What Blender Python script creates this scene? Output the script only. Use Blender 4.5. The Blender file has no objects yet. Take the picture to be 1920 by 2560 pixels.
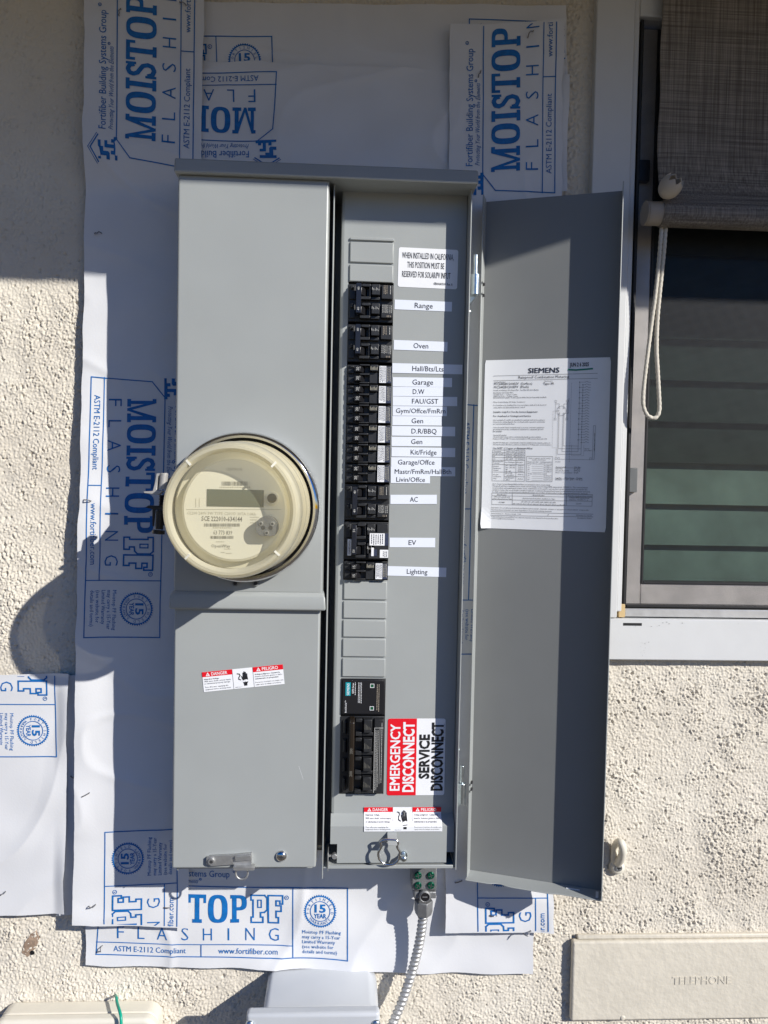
import bpy, bmesh, math, random
import numpy as np
from mathutils import Vector, Matrix
random.seed(7)
S = bpy.context.scene
COL = S.collection
R = math.radians

# ------------------------------------------------------------------ camera
CAM_D, CAM_Z, FPX = 1.12, 1.50, 1950.0        # metres from the wall, height, focal length in photo pixels
PITCH, YAW, ROLL = R(2.05), R(2.975), R(1.15)
cp, sp, cy, sy = math.cos(PITCH), math.sin(PITCH), math.cos(YAW), math.sin(YAW)
FWD = Vector((sy * cp, cy * cp, -sp))
_r = Vector((cy, -sy, 0)); _u = _r.cross(FWD)
RT = math.cos(ROLL) * _r + math.sin(ROLL) * _u
UP = -math.sin(ROLL) * _r + math.cos(ROLL) * _u
cam_d = bpy.data.cameras.new('camera')
cam = bpy.data.objects.new('camera', cam_d); COL.objects.link(cam)
cam_d.sensor_fit = 'VERTICAL'; cam_d.sensor_height = 24.0; cam_d.sensor_width = 18.0
cam_d.lens = 24.0 * FPX / 2560.0
cam_d.clip_start = 0.02; cam_d.clip_end = 500
M = Matrix((RT, UP, -FWD)).transposed().to_4x4()
CAM = Vector((0, -CAM_D, CAM_Z))
M.translation = CAM
cam.matrix_world = M
S.camera = cam

# ------------------------------------------------------------------ light
SA, SB = 1.09, 0.80                           # sun: sideways and downward travel per metre of depth
sun_dir = Vector((-SA, 1.0, -SB)).normalized()
sl = bpy.data.lights.new('sun', 'SUN'); sl.energy = 5.0; sl.angle = R(0.5); sl.color = (1.0, 0.965, 0.905)
so = bpy.data.objects.new('sun', sl); COL.objects.link(so)
so.rotation_euler = sun_dir.to_track_quat('-Z', 'Y').to_euler(); so.location = (3, -4, 4)
W = bpy.data.worlds.new('World'); S.world = W; W.use_nodes = True
nt = W.node_tree; bg = nt.nodes['Background']
sky = nt.nodes.new('ShaderNodeTexSky'); sky.sky_type = 'NISHITA'; sky.sun_disc = False
sky.sun_elevation = math.asin(-sun_dir.z); sky.sun_rotation = math.atan2(SA, -1.0)
hs = nt.nodes.new('ShaderNodeHueSaturation'); hs.inputs['Saturation'].default_value = 1.8
nt.links.new(sky.outputs[0], hs.inputs['Color']); tint = nt.nodes.new('ShaderNodeMix'); tint.data_type = 'RGBA'; tint.blend_type = 'MULTIPLY'; tint.inputs[0].default_value = 1.0
tint.inputs[7].default_value = (1.06, .98, 1.48, 1)
nt.links.new(hs.outputs[0], tint.inputs[6]); nt.links.new(tint.outputs[2], bg.inputs[0]); bg.inputs[1].default_value = 0.055; sky.dust_density = 0.15; sky.ozone_density = 2.5; sky.air_density = 1.2
S.view_settings.view_transform = 'Standard'; S.view_settings.look = 'None'
S.view_settings.exposure = 0.1; S.view_settings.gamma = 1.0
S.cycles.blur_glossy = 0.3; S.cycles.max_bounces = 8; S.cycles.transparent_max_bounces = 16

# ------------------------------------------------------------------ measuring helpers
def XZ(px, py, d):
    """wall coordinates (x, z) of a photo pixel, on the plane d metres in front of the wall"""
    v = FWD * FPX + RT * (px - 960.0) - UP * (py - 1280.0)
    t = (CAM_D - d) / v.y
    return CAM.x + v.x * t, CAM.z + v.z * t
def P3(px, py, d):
    x, z = XZ(px, py, d); return Vector((x, -d, z))
def quad(p, d):
    """x0, x1, z0, z1 of the upright rectangle nearest to four pixel corners TL TR BR BL"""
    q = [XZ(a, b, d) for a, b in p]
    return ((q[0][0] + q[3][0]) / 2, (q[1][0] + q[2][0]) / 2, (q[2][1] + q[3][1]) / 2, (q[0][1] + q[1][1]) / 2)
def pxm(d): return (CAM_D - d) / FPX          # metres per photo pixel

# ------------------------------------------------------------------ materials
def mat(name, col, rough=0.5, metal=0.0, spec=0.5, bump=0.0, bscale=200.0, var=0.0, vscale=30.0, detail=3.0, coat=0.0):
    m = bpy.data.materials.new(name); m.use_nodes = True
    n = m.node_tree; b = n.nodes['Principled BSDF']
    b.inputs['Base Color'].default_value = (*col, 1); b.inputs['Roughness'].default_value = rough
    b.inputs['Metallic'].default_value = metal; b.inputs['Specular IOR Level'].default_value = spec
    if coat: b.inputs['Coat Weight'].default_value = coat
    tc = n.nodes.new('ShaderNodeTexCoord')
    if bump:
        t = n.nodes.new('ShaderNodeTexNoise'); t.inputs['Scale'].default_value = bscale; t.inputs['Detail'].default_value = detail
        bp = n.nodes.new('ShaderNodeBump'); bp.inputs['Strength'].default_value = bump; bp.inputs['Distance'].default_value = 0.002
        n.links.new(tc.outputs['Object'], t.inputs['Vector']); n.links.new(t.outputs[0], bp.inputs['Height'])
        n.links.new(bp.outputs[0], b.inputs['Normal'])
    if var:
        t = n.nodes.new('ShaderNodeTexNoise'); t.inputs['Scale'].default_value = vscale; t.inputs['Detail'].default_value = 6
        r = n.nodes.new('ShaderNodeValToRGB'); e = r.color_ramp.elements
        e[0].position = 0.3; e[1].position = 0.7
        e[0].color = (*[c * (1 - var) for c in col], 1); e[1].color = (*[min(1, c * (1 + var)) for c in col], 1)
        n.links.new(tc.outputs['Object'], t.inputs['Vector']); n.links.new(t.outputs[0], r.inputs[0])
        n.links.new(r.outputs[0], b.inputs['Base Color'])
    return m
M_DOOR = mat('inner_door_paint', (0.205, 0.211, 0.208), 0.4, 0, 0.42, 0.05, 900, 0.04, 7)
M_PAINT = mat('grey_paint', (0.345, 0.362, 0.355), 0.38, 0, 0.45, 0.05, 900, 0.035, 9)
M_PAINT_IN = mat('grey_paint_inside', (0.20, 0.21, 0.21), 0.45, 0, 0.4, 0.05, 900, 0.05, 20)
M_ZINC = mat('zinc_plate', (0.60, 0.66, 0.68), 0.28, 1.0, 0.5, 0.06, 400, 0.2, 120)
M_ZINCW = mat('white_zinc', (0.50, 0.48, 0.45), 0.4, 0.35, 0.5, 0.05, 400, 0.1, 120)
M_RING = mat('polished_ring', (0.66, 0.66, 0.66), 0.07, 1.0, 0.5)
M_CHROME = mat('bright_steel', (0.62, 0.62, 0.62), 0.16, 1.0, 0.5, 0.05, 60, 0.15, 60)
M_ALU = mat('dull_aluminium', (0.50, 0.50, 0.49), 0.5, 0.85, 0.5, 0.08, 500, 0.12, 150)
M_COND = mat('conduit_steel', (0.46, 0.46, 0.455), 0.46, 0.6, 0.5, 0.1, 600, 0.25, 200)
M_CAST = mat('cast_zinc', (0.24, 0.245, 0.25), 0.55, 0.6, 0.5, 0.25, 500, 0.12, 120)
M_FLASH = mat('flashing_film', (0.69, 0.695, 0.71), 0.42, 0, 0.45, 0.06, 350, 0.03, 14)
M_INK = mat('blue_ink', (0.004, 0.135, 0.42), 0.5, 0, 0.4, 0, 0, 0.18, 160)
M_INKTHIN = M_INK
M_BLACK = mat('black_plastic', (0.012, 0.012, 0.014), 0.36, 0, 0.5, 0.08, 500)
M_BLACK2 = mat('breaker_plastic', (0.02, 0.021, 0.023), 0.42, 0, 0.5, 0.1, 700, 0.2, 200)
M_TIE = mat('tie_bar_plastic', (0.012, 0.014, 0.022), 0.3, 0, 0.5)
M_BROWN = mat('handle_plastic', (0.02, 0.014, 0.009), 0.28, 0, 0.5)
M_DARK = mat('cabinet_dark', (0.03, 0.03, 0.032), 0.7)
M_WHITE = mat('label_white', (0.84, 0.85, 0.87), 0.35, 0, 0.45, 0, 0, 0.015, 60)
M_TAPE = mat('tape_white', (0.78, 0.82, 0.90), 0.32, 0, 0.45)
M_TEXT = mat('print_black', (0.012, 0.012, 0.014), 0.5)
M_TEXTB = mat('print_navy', (0.03, 0.032, 0.045), 0.5)
M_PALE = mat('print_pale', (0.55, 0.55, 0.52), 0.5)
M_TAN = mat('print_tan', (0.42, 0.36, 0.28), 0.5)
M_RED = mat('print_red', (0.74, 0.008, 0.02), 0.35)
M_NAVYST = mat('navy_sticker', (0.035, 0.045, 0.085), 0.4, 0, 0.5, 0, 0, 0.4, 900)
M_TEAL = mat('teal_print', (0.0, 0.30, 0.36), 0.45)
M_LEDG = mat('green_lens', (0.01, 0.09, 0.04), 0.2)
M_GREENPEN = mat('green_marker', (0.0, 0.22, 0.14), 0.5)
M_CREAM = mat('cream_paint', (0.65, 0.60, 0.50), 0.6, 0, 0.3, 0.5, 110, 0.05, 25)
M_CREAM2 = mat('cream_plastic', (0.72, 0.68, 0.58), 0.42, 0, 0.45, 0.05, 300, 0.04, 20)
M_PVC = mat('grey_pvc', (0.51, 0.53, 0.555), 0.35, 0, 0.5, 0.04, 200, 0.03, 15)
M_WFRAME = mat('white_aluminium', (0.65, 0.655, 0.65), 0.4, 0, 0.45, 0.04, 300, 0.02, 30)
M_MILL = mat('mill_aluminium', (0.72, 0.72, 0.71), 0.32, 0.6, 0.5, 0.05, 300, 0.1, 60)
M_SASH = mat('sash_grey', (0.60, 0.56, 0.525), 0.4, 0.3, 0.5, 0.05, 300, 0.12, 25)
M_RUBBER = mat('black_rubber', (0.01, 0.01, 0.011), 0.6)
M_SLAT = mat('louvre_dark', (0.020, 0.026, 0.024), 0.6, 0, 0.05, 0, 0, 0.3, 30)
M_SLATREFL = mat('louvre_ground_reflection', (0.125, 0.155, 0.14), 0.5, 0, 0.2, 0, 0, 0.3, 14)  # bottom louvres: reflection of the lit ground painted in as a greener tone
M_CORD = mat('cotton_cord', (0.62, 0.58, 0.50), 0.8, 0, 0.2, 0.4, 900, 0.1, 400)
M_CORK = mat('end_cap_plastic', (0.36, 0.31, 0.255), 0.55, 0, 0.4, 0.05, 200, 0.08, 60)
M_EGG = mat('knob_plastic', (0.52, 0.455, 0.37), 0.45, 0, 0.4)
M_GWIRE = mat('green_wire', (0.0, 0.33, 0.22), 0.35)
M_GSCREW = mat('green_screw', (0.0, 0.10, 0.055), 0.25, 0.5)
M_YEL = mat('yellowed_nylon', (0.62, 0.45, 0.22), 0.5)
M_STEELDK = mat('staple_wire', (0.20, 0.20, 0.21), 0.4, 0.7)
M_METERW = mat('meter_cream', (0.80, 0.77, 0.64), 0.5)
M_FACE = mat('meter_face', (0.82, 0.80, 0.69), 0.5)
M_LCD = mat('lcd_glass', (0.13, 0.15, 0.12), 0.2)
M_GREYPRINT = mat('faded_print', (0.20, 0.19, 0.16), 0.6)
M_FAINT = mat('faint_print', (0.50, 0.47, 0.37), 0.6)
M_SCUFF = mat('scuff_mark', (0.30, 0.30, 0.29), 0.7)
M_CONC = mat('bare_ground', (0.11, 0.095, 0.075), 0.85, 0, 0.3, 0.3, 40, 0.12, 3)
M_WOODEAVE = mat('eave_paint', (0.45, 0.42, 0.37), 0.7)
M_HOLE = mat('bare_patch', (0.30, 0.215, 0.155), 0.9, 0, 0.2, 0.6, 200, 0.3, 120)

def sheen(m, lo, hi):
    n = m.node_tree; b = n.nodes['Principled BSDF']; tc = [k for k in n.nodes if k.type == 'TEX_COORD'][0]
    t = n.nodes.new('ShaderNodeTexNoise'); t.inputs['Scale'].default_value = 7; t.inputs['Detail'].default_value = 8; t.inputs['Roughness'].default_value = .65
    r = n.nodes.new('ShaderNodeMapRange'); r.inputs['From Min'].default_value = .3; r.inputs['From Max'].default_value = .7; r.inputs['To Min'].default_value = lo; r.inputs['To Max'].default_value = hi
    n.links.new(tc.outputs['Object'], t.inputs['Vector']); n.links.new(t.outputs[0], r.inputs['Value']); n.links.new(r.outputs[0], b.inputs['Roughness'])
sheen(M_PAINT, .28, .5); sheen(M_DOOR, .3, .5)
def stucco_mat():
    m = mat('stucco', (0.66, 0.605, 0.52), 0.92, 0, 0.15)
    n = m.node_tree; b = n.nodes['Principled BSDF']
    tc = [k for k in n.nodes if k.type == 'TEX_COORD'][0]
    t1 = n.nodes.new('ShaderNodeTexNoise'); t1.inputs['Scale'].default_value = 5; t1.inputs['Detail'].default_value = 8
    r = n.nodes.new('ShaderNodeValToRGB'); e = r.color_ramp.elements
    e[0].position = .32; e[1].position = .68; e[0].color = (0.62, 0.565, 0.475, 1); e[1].color = (0.715, 0.665, 0.57, 1)
    t2 = n.nodes.new('ShaderNodeTexNoise'); t2.inputs['Scale'].default_value = 420; t2.inputs['Detail'].default_value = 4
    bp = n.nodes.new('ShaderNodeBump'); bp.inputs['Strength'].default_value = .45; bp.inputs['Distance'].default_value = .0012
    for t in (t1, t2): n.links.new(tc.outputs['Object'], t.inputs['Vector'])
    n.links.new(t1.outputs[0], r.inputs[0]); n.links.new(r.outputs[0], b.inputs['Base Color'])
    n.links.new(t2.outputs[0], bp.inputs['Height']); n.links.new(bp.outputs[0], b.inputs['Normal'])
    return m
M_STUCCO = stucco_mat()

def woven_film(m):
    """fine woven scrim in the flashing film"""
    n = m.node_tree; b = n.nodes['Principled BSDF']
    tc = [k for k in n.nodes if k.type == 'TEX_COORD'][0]
    old = b.inputs['Normal'].links[0].from_node
    last = old
    for ax in ('X', 'Z'):
        w = n.nodes.new('ShaderNodeTexWave'); w.bands_direction = ax; w.inputs['Scale'].default_value = 75
        w.inputs['Distortion'].default_value = .6; w.inputs['Detail'].default_value = 1
        bp = n.nodes.new('ShaderNodeBump'); bp.inputs['Strength'].default_value = .05; bp.inputs['Distance'].default_value = .001
        n.links.new(tc.outputs['Object'], w.inputs['Vector']); n.links.new(w.outputs['Fac'], bp.inputs['Height'])
        n.links.new(last.outputs[0], bp.inputs['Normal']); last = bp
    n.links.new(last.outputs[0], b.inputs['Normal'])

def grid_alpha(name, col, pitch, wire, rough=.5, metal=0., irregular=0.0):
    """woven mesh: threads at a pitch, holes see-through (real holes in the cloth)"""
    m = mat(name, col, rough, metal)
    n = m.node_tree; b = n.nodes['Principled BSDF']; out = [k for k in n.nodes if k.type == 'OUTPUT_MATERIAL'][0]
    tc = [k for k in n.nodes if k.type == 'TEX_COORD'][0]
    sx = n.nodes.new('ShaderNodeSeparateXYZ'); n.links.new(tc.outputs['Object'], sx.inputs[0])
    def thread(o):
        a = n.nodes.new('ShaderNodeMath'); a.operation = 'DIVIDE'; a.inputs[1].default_value = pitch
        f = n.nodes.new('ShaderNodeMath'); f.operation = 'FRACT'
        l = n.nodes.new('ShaderNodeMath'); l.operation = 'LESS_THAN'; l.inputs[1].default_value = wire
        n.links.new(o, a.inputs[0]); n.links.new(a.outputs[0], f.inputs[0]); n.links.new(f.outputs[0], l.inputs[0])
        return l.outputs[0]
    mx = n.nodes.new('ShaderNodeMath'); mx.operation = 'MAXIMUM'
    n.links.new(thread(sx.outputs[0]), mx.inputs[0]); n.links.new(thread(sx.outputs[2]), mx.inputs[1])
    tr = n.nodes.new('ShaderNodeBsdfTransparent'); mix = n.nodes.new('ShaderNodeMixShader')
    n.links.new(mx.outputs[0], mix.inputs[0]); n.links.new(tr.outputs[0], mix.inputs[1]); n.links.new(b.outputs[0], mix.inputs[2])
    n.links.new(mix.outputs[0], out.inputs[0])
    return m
M_SCREEN = grid_alpha('insect_mesh', (0.06, 0.06, 0.062), 0.0016, 0.13, .5, .2)

def shade_mat():
    m = mat('shade_cloth', (0.20, 0.175, 0.15), .8, 0, .2)
    n = m.node_tree; b = n.nodes['Principled BSDF']
    tc = [k for k in n.nodes if k.type == 'TEX_COORD'][0]
    mp = n.nodes.new('ShaderNodeMapping'); mp.inputs['Scale'].default_value = (520, 520, 10)
    mq = n.nodes.new('ShaderNodeMapping'); mq.inputs['Scale'].default_value = (10, 10, 560)
    a = n.nodes.new('ShaderNodeTexNoise'); c = n.nodes.new('ShaderNodeTexNoise')
    for t, p in ((a, mp), (c, mq)):
        n.links.new(tc.outputs['Object'], p.inputs[0]); n.links.new(p.outputs[0], t.inputs['Vector'])
        t.inputs['Scale'].default_value = 1; t.inputs['Detail'].default_value = 2
    mm = n.nodes.new('ShaderNodeMath'); mm.operation = 'MULTIPLY'
    n.links.new(a.outputs[0], mm.inputs[0]); n.links.new(c.outputs[0], mm.inputs[1])
    r = n.nodes.new('ShaderNodeValToRGB'); e = r.color_ramp.elements
    e[0].position = .12; e[1].position = .42; e[0].color = (.12, .104, .088, 1); e[1].color = (.32, .285, .245, 1)
    n.links.new(mm.outputs[0], r.inputs[0]); n.links.new(r.outputs[0], b.inputs['Base Color'])
    bp = n.nodes.new('ShaderNodeBump'); bp.inputs['Strength'].default_value = .5; bp.inputs['Distance'].default_value = .001
    n.links.new(mm.outputs[0], bp.inputs['Height']); n.links.new(bp.outputs[0], b.inputs['Normal'])
    return m
M_SHADE = shade_mat()

def dome_mat(name, lo, hi):
    """yellowed clear plastic: lo..hi is how milky it is face-on and edge-on"""
    m = bpy.data.materials.new(name); m.use_nodes = True
    n = m.node_tree; n.nodes.clear()
    out = n.nodes.new('ShaderNodeOutputMaterial')
    tr = n.nodes.new('ShaderNodeBsdfTransparent'); tr.inputs[0].default_value = (.985, .97, .905, 1)
    df = n.nodes.new('ShaderNodeBsdfDiffuse'); df.inputs[0].default_value = (.80, .755, .58, 1)
    tl = n.nodes.new('ShaderNodeBsdfTranslucent'); tl.inputs[0].default_value = (.86, .80, .60, 1)
    gl = n.nodes.new('ShaderNodeBsdfGlossy'); gl.inputs['Roughness'].default_value = .045
    lw = n.nodes.new('ShaderNodeLayerWeight'); lw.inputs[0].default_value = .35
    m1 = n.nodes.new('ShaderNodeMixShader'); m1.inputs[0].default_value = .5
    n.links.new(df.outputs[0], m1.inputs[1]); n.links.new(tl.outputs[0], m1.inputs[2])
    ml = n.nodes.new('ShaderNodeMath'); ml.operation = 'MULTIPLY_ADD'; ml.inputs[1].default_value = hi - lo; ml.inputs[2].default_value = lo
    n.links.new(lw.outputs['Facing'], ml.inputs[0])
    m2 = n.nodes.new('ShaderNodeMixShader'); n.links.new(ml.outputs[0], m2.inputs[0])
    n.links.new(tr.outputs[0], m2.inputs[1]); n.links.new(m1.outputs[0], m2.inputs[2])
    pw = n.nodes.new('ShaderNodeMath'); pw.operation = 'POWER'; pw.inputs[1].default_value = 4.0
    lf = n.nodes.new('ShaderNodeLayerWeight'); lf.inputs[0].default_value = .5
    fr = n.nodes.new('ShaderNodeMath'); fr.operation = 'MULTIPLY_ADD'; fr.inputs[1].default_value = .7; fr.inputs[2].default_value = .04
    n.links.new(lf.outputs['Facing'], pw.inputs[0]); n.links.new(pw.outputs[0], fr.inputs[0])
    m3 = n.nodes.new('ShaderNodeMixShader'); n.links.new(fr.outputs[0], m3.inputs[0])
    n.links.new(m2.outputs[0], m3.inputs[1]); n.links.new(gl.outputs[0], m3.inputs[2])
    n.links.new(m3.outputs[0], out.inputs[0])
    return m
M_WIN = dome_mat('clear_window_plastic', .15, .40)
M_DOME = dome_mat('yellowed_clear_plastic', .90, .96)
def glass_mat():
    m = bpy.data.materials.new('window_glass'); m.use_nodes = True
    n = m.node_tree; n.nodes.clear()
    out = n.nodes.new('ShaderNodeOutputMaterial')
    tr = n.nodes.new('ShaderNodeBsdfTransparent'); tr.inputs[0].default_value = (.86, .92, .89, 1)
    gl = n.nodes.new('ShaderNodeBsdfGlossy'); gl.inputs['Roughness'].default_value = .03
    lf = n.nodes.new('ShaderNodeLayerWeight'); lf.inputs[0].default_value = .5
    pw = n.nodes.new('ShaderNodeMath'); pw.operation = 'POWER'; pw.inputs[1].default_value = 4.0
    fr = n.nodes.new('ShaderNodeMath'); fr.operation = 'MULTIPLY_ADD'; fr.inputs[1].default_value = .8; fr.inputs[2].default_value = .006
    n.links.new(lf.outputs['Facing'], pw.inputs[0]); n.links.new(pw.outputs[0], fr.inputs[0])
    mx = n.nodes.new('ShaderNodeMixShader')
    n.links.new(fr.outputs[0], mx.inputs[0]); n.links.new(tr.outputs[0], mx.inputs[1]); n.links.new(gl.outputs[0], mx.inputs[2])
    n.links.new(mx.outputs[0], out.inputs[0]); return m
M_GLASS = glass_mat()

# ------------------------------------------------------------------ text outlines (built-in font)
_runs = {}
def run(s, bold=0.0, res=2, space=1.0):
    """2-D outline of a line of text, capital height 1, starting at x = 0"""
    k = (s, bold, res, space)
    if k not in _runs:
        cu = bpy.data.curves.new('t', 'FONT'); cu.body = s; cu.resolution_u = res; cu.offset = bold; cu.space_character = space
        o = bpy.data.objects.new('t', cu); me = o.to_mesh()
        n = len(me.vertices); co = np.empty(n * 3); me.vertices.foreach_get('co', co); co = co.reshape(-1, 3)[:, :2] / CAP
        fs = [tuple(p.vertices) for p in me.polygons]
        if n: co = co - np.array([co[:, 0].min(), 0])
        o.to_mesh_clear(); bpy.data.objects.remove(o); bpy.data.curves.remove(cu)
        _runs[k] = (co, fs)
    return _runs[k]
CAP = 1.0
_h = run('H'); CAP = float(_h[0][:, 1].max()); _runs.clear()

# ------------------------------------------------------------------ mesh builder
def plain(x, d, z): return (x, -d, z)
class MB:
    def __init__(s, xf=plain): s.v = []; s.f = []; s.m = []; s.xf = xf; s.k = 0
    def add(s, vs, fs, m=0):
        b = len(s.v); s.v += [s.xf(*p) for p in vs]
        for f in fs: s.f.append([b + i for i in f]); s.m.append(m)
    def box(s, x0, x1, d0, d1, z0, z1, m=0, top=0.0, side=0.0):
        """box from depth d0 to d1; the front face may be inset by top (z) and side (x)"""
        s.add([(x0, d0, z0), (x1, d0, z0), (x1, d0, z1), (x0, d0, z1),
               (x0 + side, d1, z0 + top), (x1 - side, d1, z0 + top), (x1 - side, d1, z1 - top), (x0 + side, d1, z1 - top)],
              [(0, 1, 2, 3), (4, 5, 6, 7), (0, 1, 5, 4), (1, 2, 6, 5), (2, 3, 7, 6), (3, 0, 4, 7)], m)
    def prism(s, pts, d0, d1, m=0):
        """outline in (x, z) pushed from d0 to d1"""
        n = len(pts)
        s.add([(x, d0, z) for x, z in pts] + [(x, d1, z) for x, z in pts],
              [tuple(range(n)), tuple(range(n, 2 * n))] + [(i, (i + 1) % n, n + (i + 1) % n, n + i) for i in range(n)], m)
    def face(s, pts, d, m=0):
        s.add([(x, d, z) for x, z in pts], [tuple(range(len(pts)))], m)
    def lathe(s, prof, cx, cz, m=0, n=48, close=False):
        """profile of (radius, depth) turned round an axis that points out of the wall"""
        vs = []; fs = []; k = len(prof)
        for r, d in prof:
            for i in range(n):
                a = 2 * math.pi * i / n; vs.append((cx + r * math.cos(a), d, cz + r * math.sin(a)))
        for j in range(k - 1 if not close else k):
            for i in range(n):
                a, b = j * n, ((j + 1) % k) * n
                fs.append((a + i, a + (i + 1) % n, b + (i + 1) % n, b + i))
        s.add(vs, fs, m)
    def disc(s, cx, cz, r, d0, d1, m=0, n=20):
        s.prism([(cx + r * math.cos(2 * math.pi * i / n), cz + r * math.sin(2 * math.pi * i / n)) for i in range(n)], d0, d1, m)
    def dome(s, cx, cz, r, d0, h, m=0, n=20):
        pr = [(r, d0)] + [(r * math.cos(t), d0 + h * (.25 + .75 * math.sin(t))) for t in (0.05, .5, .95, 1.35)] + [(1e-5, d0 + h)]
        s.lathe(pr, cx, cz, m, n)
    def tube(s, path, rad, m=0, n=10, closed=False):
        """round tube through (x, d, z) points; rad is a number or one number per point"""
        pts = [Vector(p) for p in path]; K = len(pts)
        vs = []; fs = []; up = Vector((0, 1, 0))
        for i, p in enumerate(pts):
            a = pts[(i - 1) % K] if (closed or i) else pts[0]
            b = pts[(i + 1) % K] if (closed or i < K - 1) else pts[-1]
            t = (b - a).normalized()
            if abs(t.dot(up)) > .95: up = Vector((1, 0, 0))
            e1 = (up - t * up.dot(t)).normalized(); e2 = t.cross(e1); up = e1
            r = rad[i] if hasattr(rad, '__len__') else rad
            for j in range(n):
                q = p + (e1 * math.cos(2 * math.pi * j / n) + e2 * math.sin(2 * math.pi * j / n)) * r
                vs.append(tuple(q))
        for i in range(K if closed else K - 1):
            for j in range(n):
                a, b = i * n, ((i + 1) % K) * n
                fs.append((a + j, a + (j + 1) % n, b + (j + 1) % n, b + j))
        if not closed: fs += [tuple(range(n)), tuple(range((K - 1) * n, K * n))]
        s.add(vs, fs, m)
    def text(s, t, P, u, v, h, w=None, m=0, bold=0.0, shear=0.0, rot=0.0, al='l', n=.0003, res=2, space=1.0, arc=None):
        """line of text on a surface: P(u, v, n) gives the point; h capital height, w total width"""
        if bold and any(c in 'MWmw' for c in t):
            for e_, f_ in ((-.6, 0), (.6, 0)) if bold < .03 else ((-.8, -.5), (.8, -.5), (.8, .5), (-.8, .5)): s.text(t, P, u + (e_ * math.cos(rot) - f_ * math.sin(rot)) * bold * h, v + (e_ * math.sin(rot) + f_ * math.cos(rot)) * bold * h, h, w, m, 0, shear, rot, al, n, res, space)
            return
        co, fs = run(t, bold, res, space)
        if not len(co): return
        W0 = co[:, 0].max(); kx = (w / W0) if w else h
        x = co[:, 0] * kx + co[:, 1] * h * shear; y = co[:, 1] * h
        if al == 'c': x = x - W0 * kx / 2
        elif al == 'r': x = x - W0 * kx
        c, q = math.cos(rot), math.sin(rot)
        s.k += 1; nn = n + (s.k % 12) * 8e-6
        base = len(s.v)
        for a, b in zip(x, y): s.v.append(P(u + a * c - b * q, v + a * q + b * c, nn))
        for f in fs: s.f.append([base + i for i in f]); s.m.append(m)
    def poly(s, pts, P, m=0, n=.0003):
        s.k += 1; nn = n + (s.k % 12) * 8e-6
        b = len(s.v); s.v += [P(u, v, nn) for u, v in pts]; s.f.append(list(range(b, b + len(pts)))); s.m.append(m)
    def line(s, a, b, w, P, m=0, n=.0003, step=None):
        dx, dy = b[0] - a[0], b[1] - a[1]; L = math.hypot(dx, dy)
        if L == 0: return
        K = max(1, int(L / step)) if step else 1
        ox, oy = -dy / L * w / 2, dx / L * w / 2
        s.k += 1; nn = n + (s.k % 12) * 8e-6; base = len(s.v)
        for i in range(K + 1):
            t = i / K; x, y = a[0] + dx * t, a[1] + dy * t
            s.v += [P(x + ox, y + oy, nn), P(x - ox, y - oy, nn)]
        for i in range(K):
            s.f.append([base + 2 * i, base + 2 * i + 1, base + 2 * i + 3, base + 2 * i + 2]); s.m.append(m)
    def path(s, pts, w, P, m=0, n=.0003, closed=False, step=None):
        L = list(pts) + ([pts[0]] if closed else [])
        for a, b in zip(L, L[1:]):
            e = w * .5 / max(1e-9, math.hypot(b[0] - a[0], b[1] - a[1]))
            s.line((a[0] - (b[0] - a[0]) * e, a[1] - (b[1] - a[1]) * e), (b[0] + (b[0] - a[0]) * e, b[1] + (b[1] - a[1]) * e), w, P, m, n, step)
    def build(s, name, mats, parent=None, bevel=0.0, seg=2, smooth=False, fix=True, loc=None):
        me = bpy.data.meshes.new(name)
        if not isinstance(mats, (list, tuple)): mats = [mats]
        o_ = Vector(loc) if loc is not None else Vector((0, 0, 0))
        me.from_pydata([tuple(Vector(p) - o_) for p in s.v], [], s.f)
        for mt in mats: me.materials.append(mt)
        me.polygons.foreach_set('material_index', s.m)
        if fix:
            bm = bmesh.new(); bm.from_mesh(me); bmesh.ops.recalc_face_normals(bm, faces=bm.faces); bm.to_mesh(me); bm.free()
        if smooth:
            me.polygons.foreach_set('use_smooth', [True] * len(me.polygons))
            try: me.set_sharp_from_angle(angle=R(smooth if smooth is not True else 40))
            except Exception: pass
        me.update()
        o = bpy.data.objects.new(name, me); COL.objects.link(o)
        o.location = o_
        if parent is not None:
            o.parent = parent; o.matrix_parent_inverse = Matrix.Translation(-world_loc(parent))
        if bevel:
            b = o.modifiers.new('bevel', 'BEVEL'); b.width = bevel; b.segments = seg; b.limit_method = 'ANGLE'; b.angle_limit = R(40)
            b.harden_normals = False
            me.polygons.foreach_set('use_smooth', [True] * len(me.polygons))
            try: me.set_sharp_from_angle(angle=R(50))
            except Exception: pass
        return o
_wl = {}
def world_loc(o): return _wl.get(o.name, Vector(o.location))
def tag(o, label=None, cat=None, group=None, kind=None):
    if label: o['label'] = label
    if cat: o['category'] = cat
    if group: o['group'] = group
    if kind: o['kind'] = kind
    return o
def thing(name, label, cat, loc, group=None):
    o = bpy.data.objects.new(name, None); COL.objects.link(o); o.location = loc; o.empty_display_size = .05
    return tag(o, label, cat, group)
def PL(xf=plain, d=0.0, x0=0, z0=0, rot=0.0):
    """surface coordinates for text on an upright plane at depth d"""
    c, q = math.cos(rot), math.sin(rot)
    return lambda u, v, n: xf(x0 + u * c - v * q, d + n, z0 + u * q + v * c)

# ================================================================== SETTING
g = MB(); g.add([(-40, -8, 0), (40, -8, 0), (40, 60, 0), (-40, 60, 0)], [(0, 1, 2, 3)])
tag(g.build('ground', M_CONC), kind='structure')

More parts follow.
